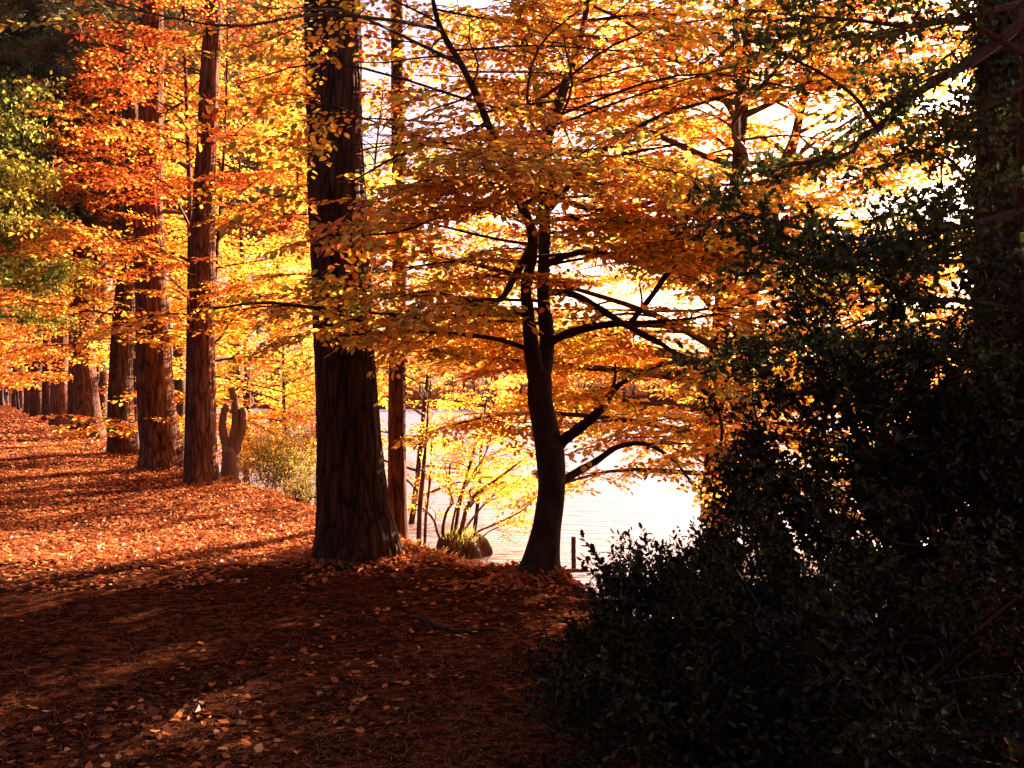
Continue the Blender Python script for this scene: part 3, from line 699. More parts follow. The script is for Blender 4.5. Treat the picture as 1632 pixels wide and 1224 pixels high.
limb([(732, 100, 7), (650, 60, 5), (560, 20, 4), (480, 10, 3)], 6.8, 4.6, start=.2, sub_len=.4, size=.45)
limb([(866, 300, 10), (930, 330, 9), (1010, 330, 8), (1100, 300, 6), (1220, 290, 4)], 8.3, 7.0, start=.2, sub_len=.5)
limb([(868, 420, 10), (940, 400, 9), (1030, 420, 8), (1140, 400, 5), (1240, 420, 3)], 8.2, 7.4, start=.2, sub_len=.5)
limb([(870, 340, 10), (950, 250, 8), (1040, 190, 7), (1130, 160, 5), (1230, 130, 3)], 8.3, 7.6, start=.15, sub_len=.5)
limb([(1000, 521, 9), (1040, 470, 9), (1062, 438, 9), (1100, 390, 8), (1140, 345, 7), (1195, 305, 5), (1260, 270, 3)], 7.6, 7.0, start=.3, sub_len=.4)
limb([(1050, 545, 7), (1120, 600, 6), (1150, 680, 5), (1140, 740, 3)], 7.4, 7.8, start=.1, sub_len=.5)
HOLE = lambda O, f, c, s0=0.: noise(O[:, 0]*f+s0, O[:, 1]*f, O[:, 2]*f*1.8) > c
lm = MB(); n = finish(acc, lm, wood, SP_NEAR, PAL_NEAR, g, flat=.3, tonefreq=.9, jitter=.24, swap=.5, keep=lambda O: HOLE(O, 1.1, np.where(O[:, 2] > 3.0, .13, -.14)) & (g.random(len(O)) < np.where((O[:, 0] < -.7) & (O[:, 0] > -2.6) & (O[:, 2] > 2.5) & (O[:, 1] < 8.5), .35, .88)) & (O[:, 1] > 2.6) & (np.hypot(O[:, 0]-1.6, O[:, 1]-3.6) > 1.2))
print('forked beech leaves', n)
wood.build('branches', M_BEECHBARK, FB); lm.build('crown', M_BEECH, FB)

# ---- pollarded stump with three cut arms
g = np.random.default_rng(8)
P0, r0_ = px_poly([(366, 752, 27), (368, 735, 25), (368, 720, 26), (368, 712, 18)], 17)
zz = gz(P0[0][0], 17.0); P0[0][2] = zz-.1
ST = thing('pollarded_tree', 'lopped grey-brown tree stump with three upright cut arms, right of the second trunk', 'tree', (P0[0][0], 17.0, zz))
mb = MB(); bark_trunk(mb, P0, r0_, 30, 24, .35, 4, .006, plate=False, seed=1.); mb.build('trunk', M_GREYBARK, ST, smooth=True)
for pts in ([(366, 728, 18), (358, 700, 14), (355, 678, 12), (359, 652, 12), (364, 647, 10)],
            [(366, 722, 18), (373, 695, 15), (376, 668, 13), (374, 640, 12), (369, 618, 11)],
            [(370, 735, 18), (379, 708, 15), (386, 684, 13), (388, 658, 12), (385, 650, 10)]):
    P, r = px_poly(pts, 17.0, 16.95); Pc, rc = resample(P, r, 18); mb = MB(); tube(mb, Pc, rc*(1+.05*g.normal(0, 1, 18)), 14); mb.build('arm', M_GREYBARK, ST, smooth=True)

# ---- shrubs on the bank behind the row
PAL_SCRUB = [(.3, (.20, .19, .04)), (.3, (.38, .36, .06)), (.2, (.5, .3, .06)), (.2, (.25, .14, .06))]
def shrub(name, label, cat, c, rad, n, pal, sprays, g, size=.5, stems=7, leafm=None, grp=None, sr=.012, up=.6, base=None, shell=.5, tipspread=.8, barkm=None, keep=None, rough=.0, hole=None, hf=2.2):
    c = np.array(c, float); rad = np.array(rad, float)
    bx, by = (c[0], c[1]) if base is None else base
    zg = gz(bx, by); th_ = thing(name, label, cat, (bx, by, zg), grp); wood = MB()
    O = g.normal(0, 1, (n, 3)); O = nrm(O)*(g.random((n, 1))**shell); P = c + O*rad*(1+rough*noise(O[:, :1]*2.4+c[0], O[:, 1:2]*2.4, O[:, 2:]*2.4))
    P[:, 2] += .12*rad[2]*noise(P[:, 0]*3, P[:, 1]*3, P[:, 2]*3)
    ok = P[:, 2] > ground(P[:, 0], P[:, 1])+.04
    if keep is not None: ok &= keep(P)
    if hole is not None: ok &= noise(P[:, 0]*hf, P[:, 1]*hf*.6, P[:, 2]*hf) > hole
    P = P[ok]; O = O[ok]
    D = nrm(O*np.array([1, 1, .7]) + np.array([0, 0, up]) + g.normal(0, .35, O.shape))
    for k in range(stems):
        tgt = P[g.integers(len(P))]; b = np.array([bx+g.normal(0, rad[0]*.12), by+g.normal(0, rad[1]*.12), zg-.05])
        mid = (b+tgt)/2 + np.array([0, 0, .15*rad[2]]) + g.normal(0, .08, 3)*rad
        Q, rr = resample(np.array([b, mid, tgt]), np.array([sr*1.5, sr, sr*.3]), 9); tube(wood, Q, rr, 5)
        for q in range(4):
            t = g.uniform(.3, .9); e_ = P[g.integers(len(P))]; s0 = at(Q, t); v = e_-s0; l = min(np.linalg.norm(v), .8*rad.max())
            tube(wood, bough(s0, v, l, g, 6, .05, .08), np.linspace(sr*.6, sr*.2, 6), 4)
    lm = MB(); S = size*g.uniform(.75, 1.25, len(P))
    stamp(lm, wood, sprays, P-D*S[:, None]*.6, D, S, pal, g, flat=.8)
    wood.build('stems', barkm or M_TWIG, th_); lm.build('foliage', leafm or M_FAR, th_)
    return th_
g = np.random.default_rng(9)
for k, (x, y, Y, rx, rz, n, pal, lab) in enumerate([
    (450, 740, 16.5, .7, .65, 190, PAL_SCRUB, 'olive twiggy shrub on the bank left of the massive trunk'),
    (412, 722, 19.5, .8, .6, 170, PAL_YELLOW, 'yellow-green shrub just right of the pollarded stump'),
    (490, 700, 18.5, .75, 1.0, 190, PAL_SCRUB, 'taller thin shrub against the water beside the massive trunk'),
    (282, 700, 23, .9, .7, 150, PAL_SCRUB, 'shrub seen between the second and third trunks'),
    (165, 690, 33, 1.0, .9, 120, PAL_SCRUB, 'shrub seen between the fourth and fifth trunks'),
    (480, 785, 13.6, .35, .28, 80, PAL_SCRUB, 'low grassy shrub at the edge of the bank by the massive trunk')]):
    c = W(x, y, Y)
    shrub('shrub', lab, 'shrub', c, (rx, rx, rz), n, pal, SP_SHRUB, g, .42 if k < 5 else .25, grp='scrub on the bank behind the row')

# ---- the wood that goes on behind the viewpoint and beyond the path: one unseen mass, added to block skylight
g = np.random.default_rng(55); lm = MB(); tw = MB()
for k in range(46):
    a = g.uniform(R(118), R(300)); d = g.uniform(8, 26); x, y = d*math.sin(a), d*math.cos(a)
    if shore(x, y) > -.5: continue
    if (x+1.46)*.855+(y-8.5)*.52 > -7 and y > -2: continue
    zg = gz(x, y); h = g.uniform(9, 15)
    tube(tw, np.array([[x, y, zg-.2], [x+g.normal(0, .3), y, zg+h]]), [.28, .08], 8)
    n = 90; O = np.array([x, y, zg+h*.55]) + g.normal(0, 1, (n, 3))*np.array([1.7, 1.7, h*.24]); O[:, 2] = np.maximum(O[:, 2], zg+.6)
    stamp(lm, None, SP_FAR, O, g.normal(0, 1, (n, 3))*[1, 1, .4], g.uniform(1.8, 2.8, n), [(.6, (.05, .05, .02)), (.4, (.16, .08, .03))], g, flat=.6)
o = tag(lm.build('surrounding_wood', M_FAR), 'unseen dark mixed wood continuing behind and left of the path', 'far wood', kind='stuff')
o = tag(tw.build('surrounding_wood_trunks', M_TWIG), 'trunks of the unseen wood continuing behind and left of the path', 'far wood', kind='stuff')

# ---- holly and evergreens at the right
g = np.random.default_rng(10)
HG = 'holly mass at the right'
def inview_depth(P, lo): return np.hypot(P[:, 0], P[:, 1]) > lo
hk = lambda P: (np.hypot(P[:, 0], P[:, 1]) > 1.7)
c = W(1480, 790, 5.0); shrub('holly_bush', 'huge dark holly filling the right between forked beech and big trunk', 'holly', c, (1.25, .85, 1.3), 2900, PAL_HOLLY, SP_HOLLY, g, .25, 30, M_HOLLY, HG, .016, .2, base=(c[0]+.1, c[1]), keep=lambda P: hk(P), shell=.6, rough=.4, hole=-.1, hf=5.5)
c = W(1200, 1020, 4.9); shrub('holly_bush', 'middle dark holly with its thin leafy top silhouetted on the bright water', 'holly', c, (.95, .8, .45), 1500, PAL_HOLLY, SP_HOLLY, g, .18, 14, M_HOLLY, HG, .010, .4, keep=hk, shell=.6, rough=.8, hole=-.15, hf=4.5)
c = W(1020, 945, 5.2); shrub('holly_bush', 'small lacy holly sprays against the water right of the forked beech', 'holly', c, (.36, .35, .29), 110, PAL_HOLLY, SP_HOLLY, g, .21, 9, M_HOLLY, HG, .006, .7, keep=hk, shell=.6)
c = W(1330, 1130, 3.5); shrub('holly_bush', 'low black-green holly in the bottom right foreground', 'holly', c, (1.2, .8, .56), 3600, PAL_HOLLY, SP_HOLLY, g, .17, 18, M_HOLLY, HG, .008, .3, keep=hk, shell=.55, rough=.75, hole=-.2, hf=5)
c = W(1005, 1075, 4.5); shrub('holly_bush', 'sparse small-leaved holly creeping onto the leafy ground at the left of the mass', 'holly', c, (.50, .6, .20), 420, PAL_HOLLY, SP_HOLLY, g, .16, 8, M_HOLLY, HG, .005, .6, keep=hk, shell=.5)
# tall holly tree with loose upper boughs
def rough_tree():
    g = np.random.default_rng(12); bx, by = 3.05, 5.0; zg = gz(bx, by)
    th_ = thing('holly_tree', 'tall loose holly with arching dark boughs reaching left from the right-hand trunk', 'holly', (bx, by, zg), HG)
    P, r = px_poly([(1660, 1150, 70), (1650, 800, 56), (1640, 500, 44), (1640, 250, 32), (1650, -100, 20), (1660, -400, 8)], 5.2); P[0][2] = gz(P[0][0], 5.2)-.1
    mb = MB(); bark_trunk(mb, P, r, 60, 18, .2, 4, .004, plate=False); mb.build('trunk', M_TWIG, th_, smooth=True)
    wood = MB(); acc = []
    for pts, Y0, Y1, sl, dn in [
        ([(1640, 30, 18), (1560, 90, 17), (1490, 130, 14), (1440, 165, 12), (1400, 205, 11), (1375, 215, 9), (1362, 240, 8), (1330, 250, 7), (1250, 265, 5)], 5.2, 5.0, .30, .16),
        ([(1640, 415, 10), (1560, 415, 8), (1400, 420, 7), (1280, 418, 5), (1190, 360, 3)], 5.2, 4.5, .28, .10),
        ([(1645, 330, 14), (1540, 360, 9), (1400, 380, 7), (1300, 370, 5), (1150, 330, 3)], 5.2, 4.6, .26, .11),
        ([(1640, 500, 12), (1540, 480, 9), (1440, 470, 7), (1350, 400, 4)], 5.2, 4.9, .30, .12),
        ([(1650, 0, 14), (1560, 20, 9), (1460, 40, 7), (1360, 30, 5), (1240, 20, 3)], 5.2, 4.6, .30, .15),
        ([(1650, 200, 14), (1600, 210, 9), (1520, 220, 7), (1450, 250, 4)], 5.2, 5.4, .40, .12),
        ([(1645, 90, 12), (1560, 40, 8), (1500, -20, 6), (1420, -60, 4)], 5.2, 5.0, .45, .14),
        ([(1400, 205, 8), (1360, 150, 6), (1300, 110, 5), (1260, 90, 3)], 5.0, 4.8, .4, .13),
        ([(1650, 560, 12), (1560, 560, 9), (1440, 560, 7), (1300, 540, 5), (1200, 560, 3)], 5.2, 4.7, .35, .10),
        ([(1650, 280, 10), (1600, 300, 7), (1540, 290, 5), (1480, 330, 3)], 5.2, 4.9, .55, .09),
        ([(1650, 130, 10), (1590, 160, 7), (1540, 185, 5), (1500, 170, 3)], 5.2, 5.0, .55, .09),
        ([(1650, 380, 10), (1580, 330, 7), (1510, 250, 5), (1500, 300, 3)], 5.2, 5.3, .5, .10),
        ([(1650, -60, 12), (1560, -60, 8), (1450, -40, 6), (1340, -50, 4)], 5.2, 5.6, .4, .14)]:
        Q, rr = px_poly(pts, Y0, Y1); Q, rr = resample(Q, rr, 26); tube(wood, Q, rr, 8)
        dress(Q, rr[0], g, wood, acc, sub=.22, sub_len=sl, step=dn, size=.26, start=.15, level=1)
    lm = MB(); finish(acc, lm, wood, SP_HOLLY, [(.6, (.03, .05, .016)), (.4, (.10, .13, .03))], g, flat=.7)
    wood.build('branches', M_TWIG, th_); lm.build('crown', M_HOLLY, th_)
rough_tree()
# big right-hand trunk with ivy
P, r = px_poly([(1602, 1150, 120), (1600, 1000, 96), (1598, 700, 84), (1596, 400, 74), (1594, 200, 62), (1598, 0, 58), (1600, -400, 50), (1605, -1200, 30), (1610, -2000, 10)], 6.0)
P[0][2] = gz(P[0][0], 6.0)-.15
RT = thing('pine_tree', 'big dark ivy-grown trunk at the right edge of the view', 'tree', (P[0][0], 6.0, gz(P[0][0], 6.0)))
mb = MB(); PR, rR = bark_trunk(mb, P, r, 300, 90, .3, 5, .012, seed=4.8); mb.build('trunk', M_DARKBARK, RT, smooth=True)
pine_crown(RT, PR, rR, 6.3, 12, 16, 2.2, g, .8, per=3, az=-.6, azs=.8)
def ivy_on(Pc, rc, z0, z1, n, parent_name, label, g, size=.05, thick=.08):
    z = g.uniform(z0, z1, n); i_ = np.array([int(np.argmin(abs(Pc[:, 2]-q))) for q in z]); th = g.uniform(0, 2*np.pi, n)
    nn = np.stack([np.cos(th), np.sin(th), 0*th], 1); off = rc[i_]*1.05 + np.abs(g.normal(0, thick*.5, n))
    O = Pc[i_]+nn*off[:, None]; O[:, 2] = z
    s = size*g.uniform(.6, 1.3, n); d = nrm(nn*.5+np.array([0, 0, -.8])+g.normal(0, .5, (n, 3))); up = nrm(nn+g.normal(0, .4, (n, 3)))
    side = nrm(np.cross(d, up)); up = np.cross(side, d); LV, F4, _ = ivy_leaf()
    V = O[:, None]+s[:, None, None]*(LV[None, :, :1]*side[:, None]+LV[None, :, 1:2]*d[:, None]+LV[None, :, 2:]*up[:, None])
    C = np.array([.03, .045, .018])*(1+g.normal(0, .25, (n, 1)))
    mb = MB(); mb.add(V.reshape(-1, 3), (F4[None]+(np.arange(n)*6)[:, None, None]).reshape(-1, 4), None, np.repeat(np.clip(C, .01, 1), 6, 0))
    o = mb.build('ivy', M_HOLLY)
    return tag(o, label, 'ivy')
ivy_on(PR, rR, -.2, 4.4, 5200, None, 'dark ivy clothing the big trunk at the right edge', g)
Pq, rq = resample(Pp, rp, 60)
Pi, ri = px_poly([(1146, 985, 52), (1146, 900, 46), (1146, 820, 40), (1140, 740, 36)], 10.4); Pi, ri = resample(Pi, ri, 40)
ivy_on(Pi, ri, -.9, .6, 900, None, 'ivy around the straight dark trunk standing by the water', g, .07, .08)

# ================================================================== WATERSIDE
g = np.random.default_rng(14)
# stump island with the many-stemmed willow
ic = W(738, 884, 15.0); ic[2] = WATER_Z+.08
IS = thing('stump_island', 'dark mossy stump island in the water beneath the many-stemmed willow', 'stump', ic)
n = 40; th = np.linspace(0, 2*np.pi, n, endpoint=False); mb = MB(); rows = []
for q, (z, rr) in enumerate([(-.35, .95), (-.05, 1.0), (.05, .96), (.16, .82), (.24, .55), (.28, .2)]):
    rad = rr*(1+.25*noise(np.cos(th)*2, np.sin(th)*2, z*4)+.14*noise(np.cos(th)*6, np.sin(th)*6, z*14)); rows.append(np.stack([ic[0]+rad*.46*np.cos(th), ic[1]+rad*.5*np.sin(th), ic[2]+z*1.0+.04*noise(np.cos(th)*5, np.sin(th)*5, z*9)], 1))
V = np.concatenate(rows+[[[ic[0], ic[1], ic[2]+.29]]]); F = [[q*n+k, q*n+(k+1) % n, (q+1)*n+(k+1) % n, (q+1)*n+k] for q in range(5) for k in range(n)]
F3 = [[5*n+k, 5*n+(k+1) % n, len(V)-1] for k in range(n)]
mb.add(V, F, F3); mb.build('root_mass', M_WOOD, IS, smooth=True)
mb = MB(); tube(mb, np.array([W(762, 884, 15.0), W(762, 870, 15.0), W(763, 855, 15.0)]), [.075, .06, .035], 9); mb.build('snag', M_WOOD, IS, smooth=True)
mb = MB()
for k in range(260):
    a = g.uniform(0, 2*np.pi); q = g.random()**.5; b = ic+np.array([.33*q*math.cos(a), .45*q*math.sin(a), .26-.16*q]); l = g.uniform(.1, .28); d = np.array([g.normal(0, .3), g.normal(0, .3), 1.]); s = nrm(np.cross(d, [0, 1, .1]))*.006
    mb.add([b-s, b+s, b+d*l], None, [[0, 1, 2]], (.30, .26, .05))
mb.build('grass_tuft', M_FAR, IS)
WI = thing('willow_bush', 'many-stemmed yellow willow leaning out over the water behind the slim reddish trunk', 'tree', W(715, 884, 14.6)*[1, 1, 0]+[0, 0, WATER_Z])
wood = MB(); acc = []
for pts, y1 in [([(690, 905, 15), (712, 880, 13), (735, 845, 11), (742, 815, 9), (756, 790, 8), (790, 765, 6), (830, 735, 4)], 14.4),
            ([(716, 885, 9), (706, 850, 8), (712, 815, 6), (722, 800, 5), (715, 775, 4), (718, 740, 3)], 14.9),
            ([(718, 885, 11), (726, 845, 9), (733, 800, 8), (745, 755, 6), (758, 705, 4)], 15.0),
            ([(712, 880, 8), (698, 850, 6), (692, 830, 5), (680, 815, 4), (660, 800, 2)], 15.2),
            ([(722, 880, 6), (740, 845, 5), (775, 800, 4), (815, 770, 3), (850, 760, 2)], 15.0),
            ([(740, 880, 6), (758, 850, 5), (790, 835, 4), (830, 815, 3), (845, 800, 2)], 15.2),
            ([(750, 882, 4), (775, 850, 3), (810, 835, 2), (840, 830, 2)], 15.6),
            ([(717, 885, 7), (722, 830, 5), (738, 780, 4), (775, 720, 3), (790, 660, 2)], 14.8)]:
    P, r = px_poly(pts, 14.9, y1); P, r = resample(P, np.maximum(r, .008), 18); P[0][2] -= .1; mb = MB(); tube(mb, P, r*.72, 8); mb.build('stem', M_PINEBARK, WI, smooth=True)
    dress(P, r[0], g, wood, acc, sub=.26, step=.20, size=.5, start=.42, level=1, sub_len=.38)
lm = MB(); finish(acc, lm, wood, SP_MID, PAL_YELLOW, g); wood.build('twigs', M_TWIG, WI); lm.build('crown', M_BEECH, WI)
# taller yellow tree behind it, standing on the left bank
auto_tree('alder_tree', 'tall thin yellow tree at the waterline behind the willow', 'tree', 668, 18.5, 6.6, .9, 2.6, PAL_YELLOW, g, SP_MID, .75, .07, 40, .45, .26, lean=(.9, 0), grp=None, base=((650-816)/F_PX*18.5, 18.5), sub_len=.36, keep=lambda O: (g.random(len(O)) < .7) & (noise(O[:, 0]*1.1, O[:, 1]*1.1, O[:, 2]*1.6) > -.2), tonebias=lambda O: np.full(len(O), -.06))
auto_tree('alder_tree', 'low orange-yellow sapling over the water left of the forked beech', 'tree', 770, 17, 4.6, 1.6, 1.7, PAL_YELLOW, g, SP_MID, .7, .045, 26, .4, .26, lean=(.7, 0), grp=None, base=((745-816)/F_PX*16.5, 16.5), sub_len=.36, keep=lambda O: g.random(len(O)) < .42)
# saplings on the bank
for pts, Y, lab in [([(667, 866, 9), (669, 820, 8), (672, 780, 8), (676, 740, 6), (680, 690, 4), (683, 640, 2)], 12.2, 'slender reddish sapling stem rising beside the slim trunk'),
                    ([(676, 862, 5), (679, 820, 5), (684, 780, 4), (687, 740, 3), (688, 700, 2)], 12.8, 'thinner bare sapling right of the reddish sapling stem')]:
    P, r = px_poly(pts, Y); zg = gz(P[0][0], Y); P[0][2] = zg-.05; P, r = resample(P, r, 20)
    th_ = thing('sapling', lab, 'sapling', (P[0][0], Y, zg)); mb = MB(); tube(mb, P, r, 8); mb.build('stem', M_PINEBARK, th_, smooth=True)
    wood = MB(); acc = []; dress(P, r[0], g, wood, acc, sub=.3, step=.3, size=.35, start=.35, sub_len=.25)
    lm = MB(); finish(acc, lm, wood, SP_MID, PAL_YELLOW, g, keep=lambda O: g.random(len(O)) < .5); wood.build('twigs', M_TWIG, th_); lm.build('leaves', M_BEECH, th_)
# post and log in the water
P, r = px_poly([(914.5, 925, 8), (914.5, 905, 8), (914, 880, 7.6), (914, 855, 7.4)], 13.85); P, r = resample(P, r, 14)
mb = MB(); tube(mb, P, r*(1+.06*np.sin(np.arange(14)*2.3)), 10); tag(mb.build('wooden_post', M_WOOD, smooth=True), 'weathered wooden post standing upright in the bright water', 'post')
P, r = px_poly([(891, 911, 5), (900, 911, 7), (915, 912, 8), (930, 911, 7), (938, 908, 4)], 13.6); P, r = resample(P, r, 14); P[:, 2] = WATER_Z+.005
mb = MB(); tube(mb, P, r*(1+.12*np.sin(np.arange(14)*1.9)), 9); tag(mb.build('floating_log', M_WOOD, smooth=True), 'short dark log floating below the post', 'log')

# roots / twigs on the forest floor
def stick(name, lab, pts, r0, g, cat='branch'):
    P = []
    for x, y in pts:
        Y = CAMH*F_PX/(y-HOR)
        for _ in range(4):
            X = (x-816)/F_PX*Y; Y = (CAMH-gz(X, Y))*F_PX/(y-HOR)
        P.append([X, Y, gz(X, Y)+r0*.4])
    P = np.array(P); Q, rr = resample(P, np.linspace(r0, r0*.4, len(P)), 16); mb = MB(); tube(mb, Q, rr*(1+.1*np.sin(np.arange(16)*1.7)), 8)
    tag(mb.build(name, M_DARKBARK, smooth=True), lab, cat)
stick('tree_root', 'gnarled dark root breaking the leaf litter in the shaded foreground', [(668, 985), (700, 1000), (735, 1008), (780, 1004), (815, 1012)], .022, g, 'root')
stick('fallen_stick', 'short dark stick on the sunlit leaves left of the massive trunk', [(362, 851), (380, 850), (398, 852)], .022, g)
stick('fallen_stick', 'dark broken stick closer to the foot of the massive trunk', [(430, 842), (452, 840), (482, 844)], .022, g)
stick('fallen_stick', 'bent dark twig lying beside the pollarded stump', [(375, 760), (392, 770), (402, 778)], .03, g)

# grass on the bank top
g = np.random.default_rng(15); mb = MB(); n = 2200
X = g.uniform(-6.5, 2.0, n); s_ = g.uniform(-.1, 1.6, n); Y = 8.5+(s_+.6-(X+1.46)*.855)/.52; ok = (Y > 8.4) & (Y < 22) & ((noise(X*1.3, Y*1.3, 4.) > -.1) | (X > -.9)); X, Y = X[ok], Y[ok]; n = len(X)
b = np.stack([X, Y, ground(X, Y)-.01], 1); l = g.uniform(.04, .14, (n, 1)); d = np.stack([g.normal(0, .45, n), g.normal(0, .45, n), np.ones(n)], 1); s = np.stack([np.ones(n), g.normal(0, .5, n), 0*X], 1)*.005
V = np.stack([b-s, b+s, b+d*l*.6+s*.6, b+d*l+np.array([.02, 0, -.02])*l*5], 1).reshape(-1, 3)
C = np.repeat(np.array([[.42, .24, .08]])*(1+g.normal(0, .25, (n, 1))), 4, 0)
mb.add(V, (np.array([[0, 1, 2, 3]])[None]+(np.arange(n)*4)[:, None, None]).reshape(-1, 4), None, np.clip(C, .02, 1))
tag(mb.build('bank_grass', M_FAR), 'dry grass along the top of the bank', 'grass', kind='stuff')

# leaf litter
def litter(n, ylo, yhi, g, size, lod):
    Y = ylo*(yhi/ylo)**g.random(n); X = g.uniform(-.66, .62, n)*Y + g.normal(0, .2, n)
    ok = shore(X, Y) < 2.0; ok &= g.random(n) < np.where(Y > 8.5, .75, .45)+np.where(Y > 8.5, .5, .8)*noise(X*.8, Y*.8, 8.)+.4*noise(X*3, Y*3, 5.); X, Y = X[ok], Y[ok]; n = len(X)
    O = np.stack([X, Y, ground(X, Y)+g.uniform(.003, .016, n)], 1)
    a = g.uniform(0, 2*np.pi, n); d = nrm(np.stack([np.cos(a), np.sin(a), g.normal(0, .22, n)], 1)); tl = .35 if lod else .65; up = nrm(np.stack([g.normal(0, tl, n), g.normal(0, tl, n), np.ones(n)], 1))
    side = nrm(np.cross(d, up)); up = np.cross(side, d); LV, F4, _ = oak_leaf() if lod == 2 else beech_leaf6() if lod else leaf4(); LV = LV.copy(); LV[:, 2] *= 2.2
    s = size*np.exp(np.clip(g.normal(-.12, .3, n), -.8, .33))
    curl = g.uniform(-1, 1.6, n)
    V = O[:, None]+s[:, None, None]*(LV[None, :, :1]*side[:, None]+LV[None, :, 1:2]*d[:, None]+(LV[None, :, 2:]*curl[:, None, None])*up[:, None])
    V[..., 2] = np.maximum(V[..., 2], (O[:, None, 2]-.004))
    pal = np.array([(.48, .14, .045), (.62, .22, .06), (.22, .06, .025), (.78, .42, .17), (.34, .15, .08), (.68, .18, .04)]); C = pal[g.choice(6, n, p=[.25, .22, .2, .1, .13, .1])]*(1+g.normal(0, .15, (n, 1)))
    mb.add(V.reshape(-1, 3), (F4[None]+(np.arange(n)*len(LV))[:, None, None]).reshape(-1, 4), None, np.repeat(np.clip(C, .02, 1), len(LV), 0))
g = np.random.default_rng(16); mb = MB()
litter(8000, 2.0, 9, g, .045, True); litter(1200, 2.0, 9, g, .06, 2); litter(30000, 7.0, 10, g, .05, True); litter(230000, 8.0, 27, g, .054, False); litter(60000, 24, 75, g, .13, False)
# leaves drifted against the trunk feet
for T_, rad_, n_ in [(T1, .40, 900), (T2, .30, 420), (T3, .42, 420), (T4, .32, 260), (TB, .12, 160), (FB, .20, 520), (ST, .22, 200), (T5, .42, 160)]:
    X0, Y0, _z = T_.location; a_ = g.uniform(0, 2*np.pi, n_); q_ = rad_+np.abs(g.normal(0, .16, n_)); X = X0+q_*np.cos(a_); Y = Y0+q_*np.sin(a_); n_ = len(X)
    O = np.stack([X, Y, ground(X, Y)+.012+np.maximum(0, .055-(q_-rad_)*.2)*g.random(n_)], 1)
    d = nrm(g.normal(0, 1, (n_, 3))*[1, 1, .35]); up = nrm(g.normal(0, .5, (n_, 3))+[0, 0, 1]); side = nrm(np.cross(d, up)); up = np.cross(side, d)
    LV, F4, _ = beech_leaf6(); s = .055*g.uniform(.7, 1.25, n_)
    V = O[:, None]+s[:, None, None]*(LV[None, :, :1]*side[:, None]+LV[None, :, 1:2]*d[:, None]+LV[None, :, 2:]*2*up[:, None])
    pal = np.array([(.48, .14, .045), (.62, .22, .06), (.22, .06, .025), (.34, .15, .08)]); C = pal[g.integers(0, 4, n_)]
    mb.add(V.reshape(-1, 3), (F4[None]+(np.arange(n_)*6)[:, None, None]).reshape(-1, 4), None, np.repeat(C, 6, 0))
# pine needles
n = 60000; Y = 2.0*(14/2.0)**g.random(n); X = g.uniform(-.66, .5, n)*Y; ok = shore(X, Y) < 1.5; X, Y = X[ok], Y[ok]; n = len(X)
O = np.stack([X, Y, ground(X, Y)+g.uniform(.002, .012, n)], 1); a = g.uniform(0, 2*np.pi, n); d = np.stack([np.cos(a), np.sin(a), g.normal(.0, .18, n)], 1)*g.uniform(.03, .08, (n, 1)); s = np.stack([-np.sin(a), np.cos(a), 0*a], 1)*.0012
V = np.stack([O-s, O+s, O+d], 1).reshape(-1, 3); C = np.repeat(np.array([[.40, .19, .08]])*(1+g.normal(0, .3, (n, 1))), 3, 0)
mb.add(V, None, np.arange(3*n).reshape(n, 3), np.clip(C, .02, 1))
tag(mb.build('leaf_litter', M_LITTER), 'fallen beech leaves and needles covering the path and bank', 'leaf litter', kind='stuff')

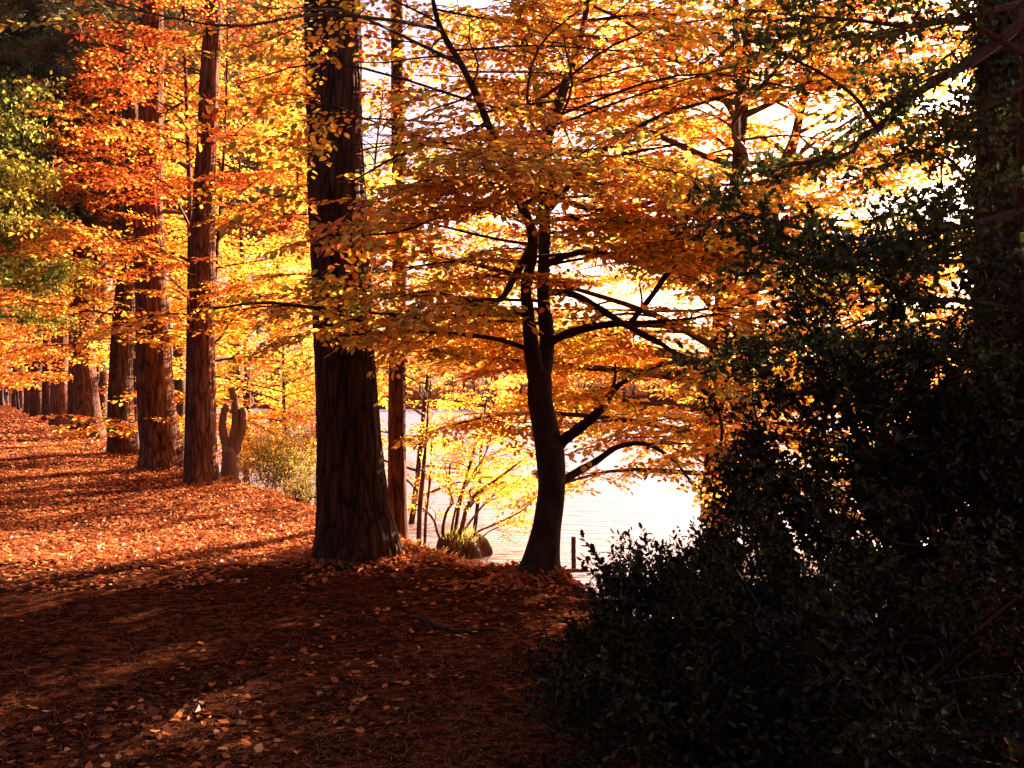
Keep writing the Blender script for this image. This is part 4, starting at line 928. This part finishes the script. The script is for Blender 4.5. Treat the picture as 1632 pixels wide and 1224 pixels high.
# ================================================================== THE WALKER
def person():
    Y = 96.; X = (10-816)/F_PX*Y; z = gz(X, Y); th_ = thing('person', 'tiny distant person in dark jacket and blue trousers walking on the path', 'person', (X, Y, z))
    J = {'pelvis': (0, 0, .92), 'chest': (0, 0, 1.30), 'neck': (0, -.01, 1.48), 'head': (0, -.03, 1.62), 'top': (0, -.02, 1.74),
         'lh': (-.10, 0, .88), 'lk': (-.12, -.14, .48), 'la': (-.12, -.20, .08), 'lt': (-.12, -.36, .04), 'rh': (.10, 0, .88), 'rk': (.12, .02, .48), 'ra': (.12, .24, .10), 'rt': (.12, .12, .03),
         'ls': (-.20, 0, 1.40), 'le': (-.26, .08, 1.12), 'lw': (-.27, -.04, .88), 'lf': (-.27, -.08, .78), 'rs': (.20, 0, 1.40), 're': (.26, -.06, 1.12), 'rw': (.27, -.16, .90), 'rf': (.27, -.2, .8)}
    Rr = {'pelvis': .15, 'chest': .17, 'neck': .06, 'head': .10, 'top': .07, 'lh': .10, 'lk': .065, 'la': .045, 'lt': .035, 'rh': .10, 'rk': .065, 'ra': .045, 'rt': .035, 'ls': .07, 'le': .05, 'lw': .035, 'lf': .03, 'rs': .07, 're': .05, 'rw': .035, 'rf': .03}
    E = [('pelvis', 'chest'), ('chest', 'neck'), ('neck', 'head'), ('head', 'top'), ('pelvis', 'lh'), ('lh', 'lk'), ('lk', 'la'), ('la', 'lt'), ('pelvis', 'rh'), ('rh', 'rk'), ('rk', 'ra'), ('ra', 'rt'), ('chest', 'ls'), ('ls', 'le'), ('le', 'lw'), ('lw', 'lf'), ('chest', 'rs'), ('rs', 're'), ('re', 'rw'), ('rw', 'rf')]
    def skin(name, keys, edges, grow, col):
        me = bpy.data.meshes.new(name); ks = list(keys); me.from_pydata([J[k] for k in ks], [(ks.index(a), ks.index(b)) for a, b in edges], [])
        o = bpy.data.objects.new(name, me); COL.objects.link(o); o.parent = th_
        md = o.modifiers.new('skin', 'SKIN')
        if not me.skin_vertices: me.attributes
        bpy.context.view_layer.objects.active = o
        sv = me.skin_vertices[0].data if me.skin_vertices else None
        if sv:
            for k, v in zip(ks, sv): v.radius = (Rr[k]+grow, Rr[k]+grow)
            sv[0].use_root = True
        o.modifiers.new('sub', 'SUBSURF').render_levels = 1
        mm, tt, oo = mat(name+'_cloth'); p = N(tt, 'ShaderNodeBsdfPrincipled'); p.inputs[0].default_value = (*col, 1); p.inputs['Roughness'].default_value = .85; tt.links.new(p.outputs[0], oo.inputs[0]); me.materials.append(mm)
        return o
    skin('body', list(J), E, 0, (.45, .28, .2))
    skin('jacket', ['pelvis', 'chest', 'ls', 'le', 'lw', 'rs', 're', 'rw'], [('pelvis', 'chest'), ('chest', 'ls'), ('ls', 'le'), ('le', 'lw'), ('chest', 'rs'), ('rs', 're'), ('re', 'rw')], .025, (.02, .02, .03))
    skin('trousers', ['pelvis', 'lh', 'lk', 'la', 'rh', 'rk', 'ra'], [('pelvis', 'lh'), ('lh', 'lk'), ('lk', 'la'), ('pelvis', 'rh'), ('rh', 'rk'), ('rk', 'ra')], .018, (.08, .09, .14))
person()
print('verts', sum(len(o.data.vertices) for o in bpy.data.objects if o.type == 'MESH'), 'polys', sum(len(o.data.polygons) for o in bpy.data.objects if o.type == 'MESH'))
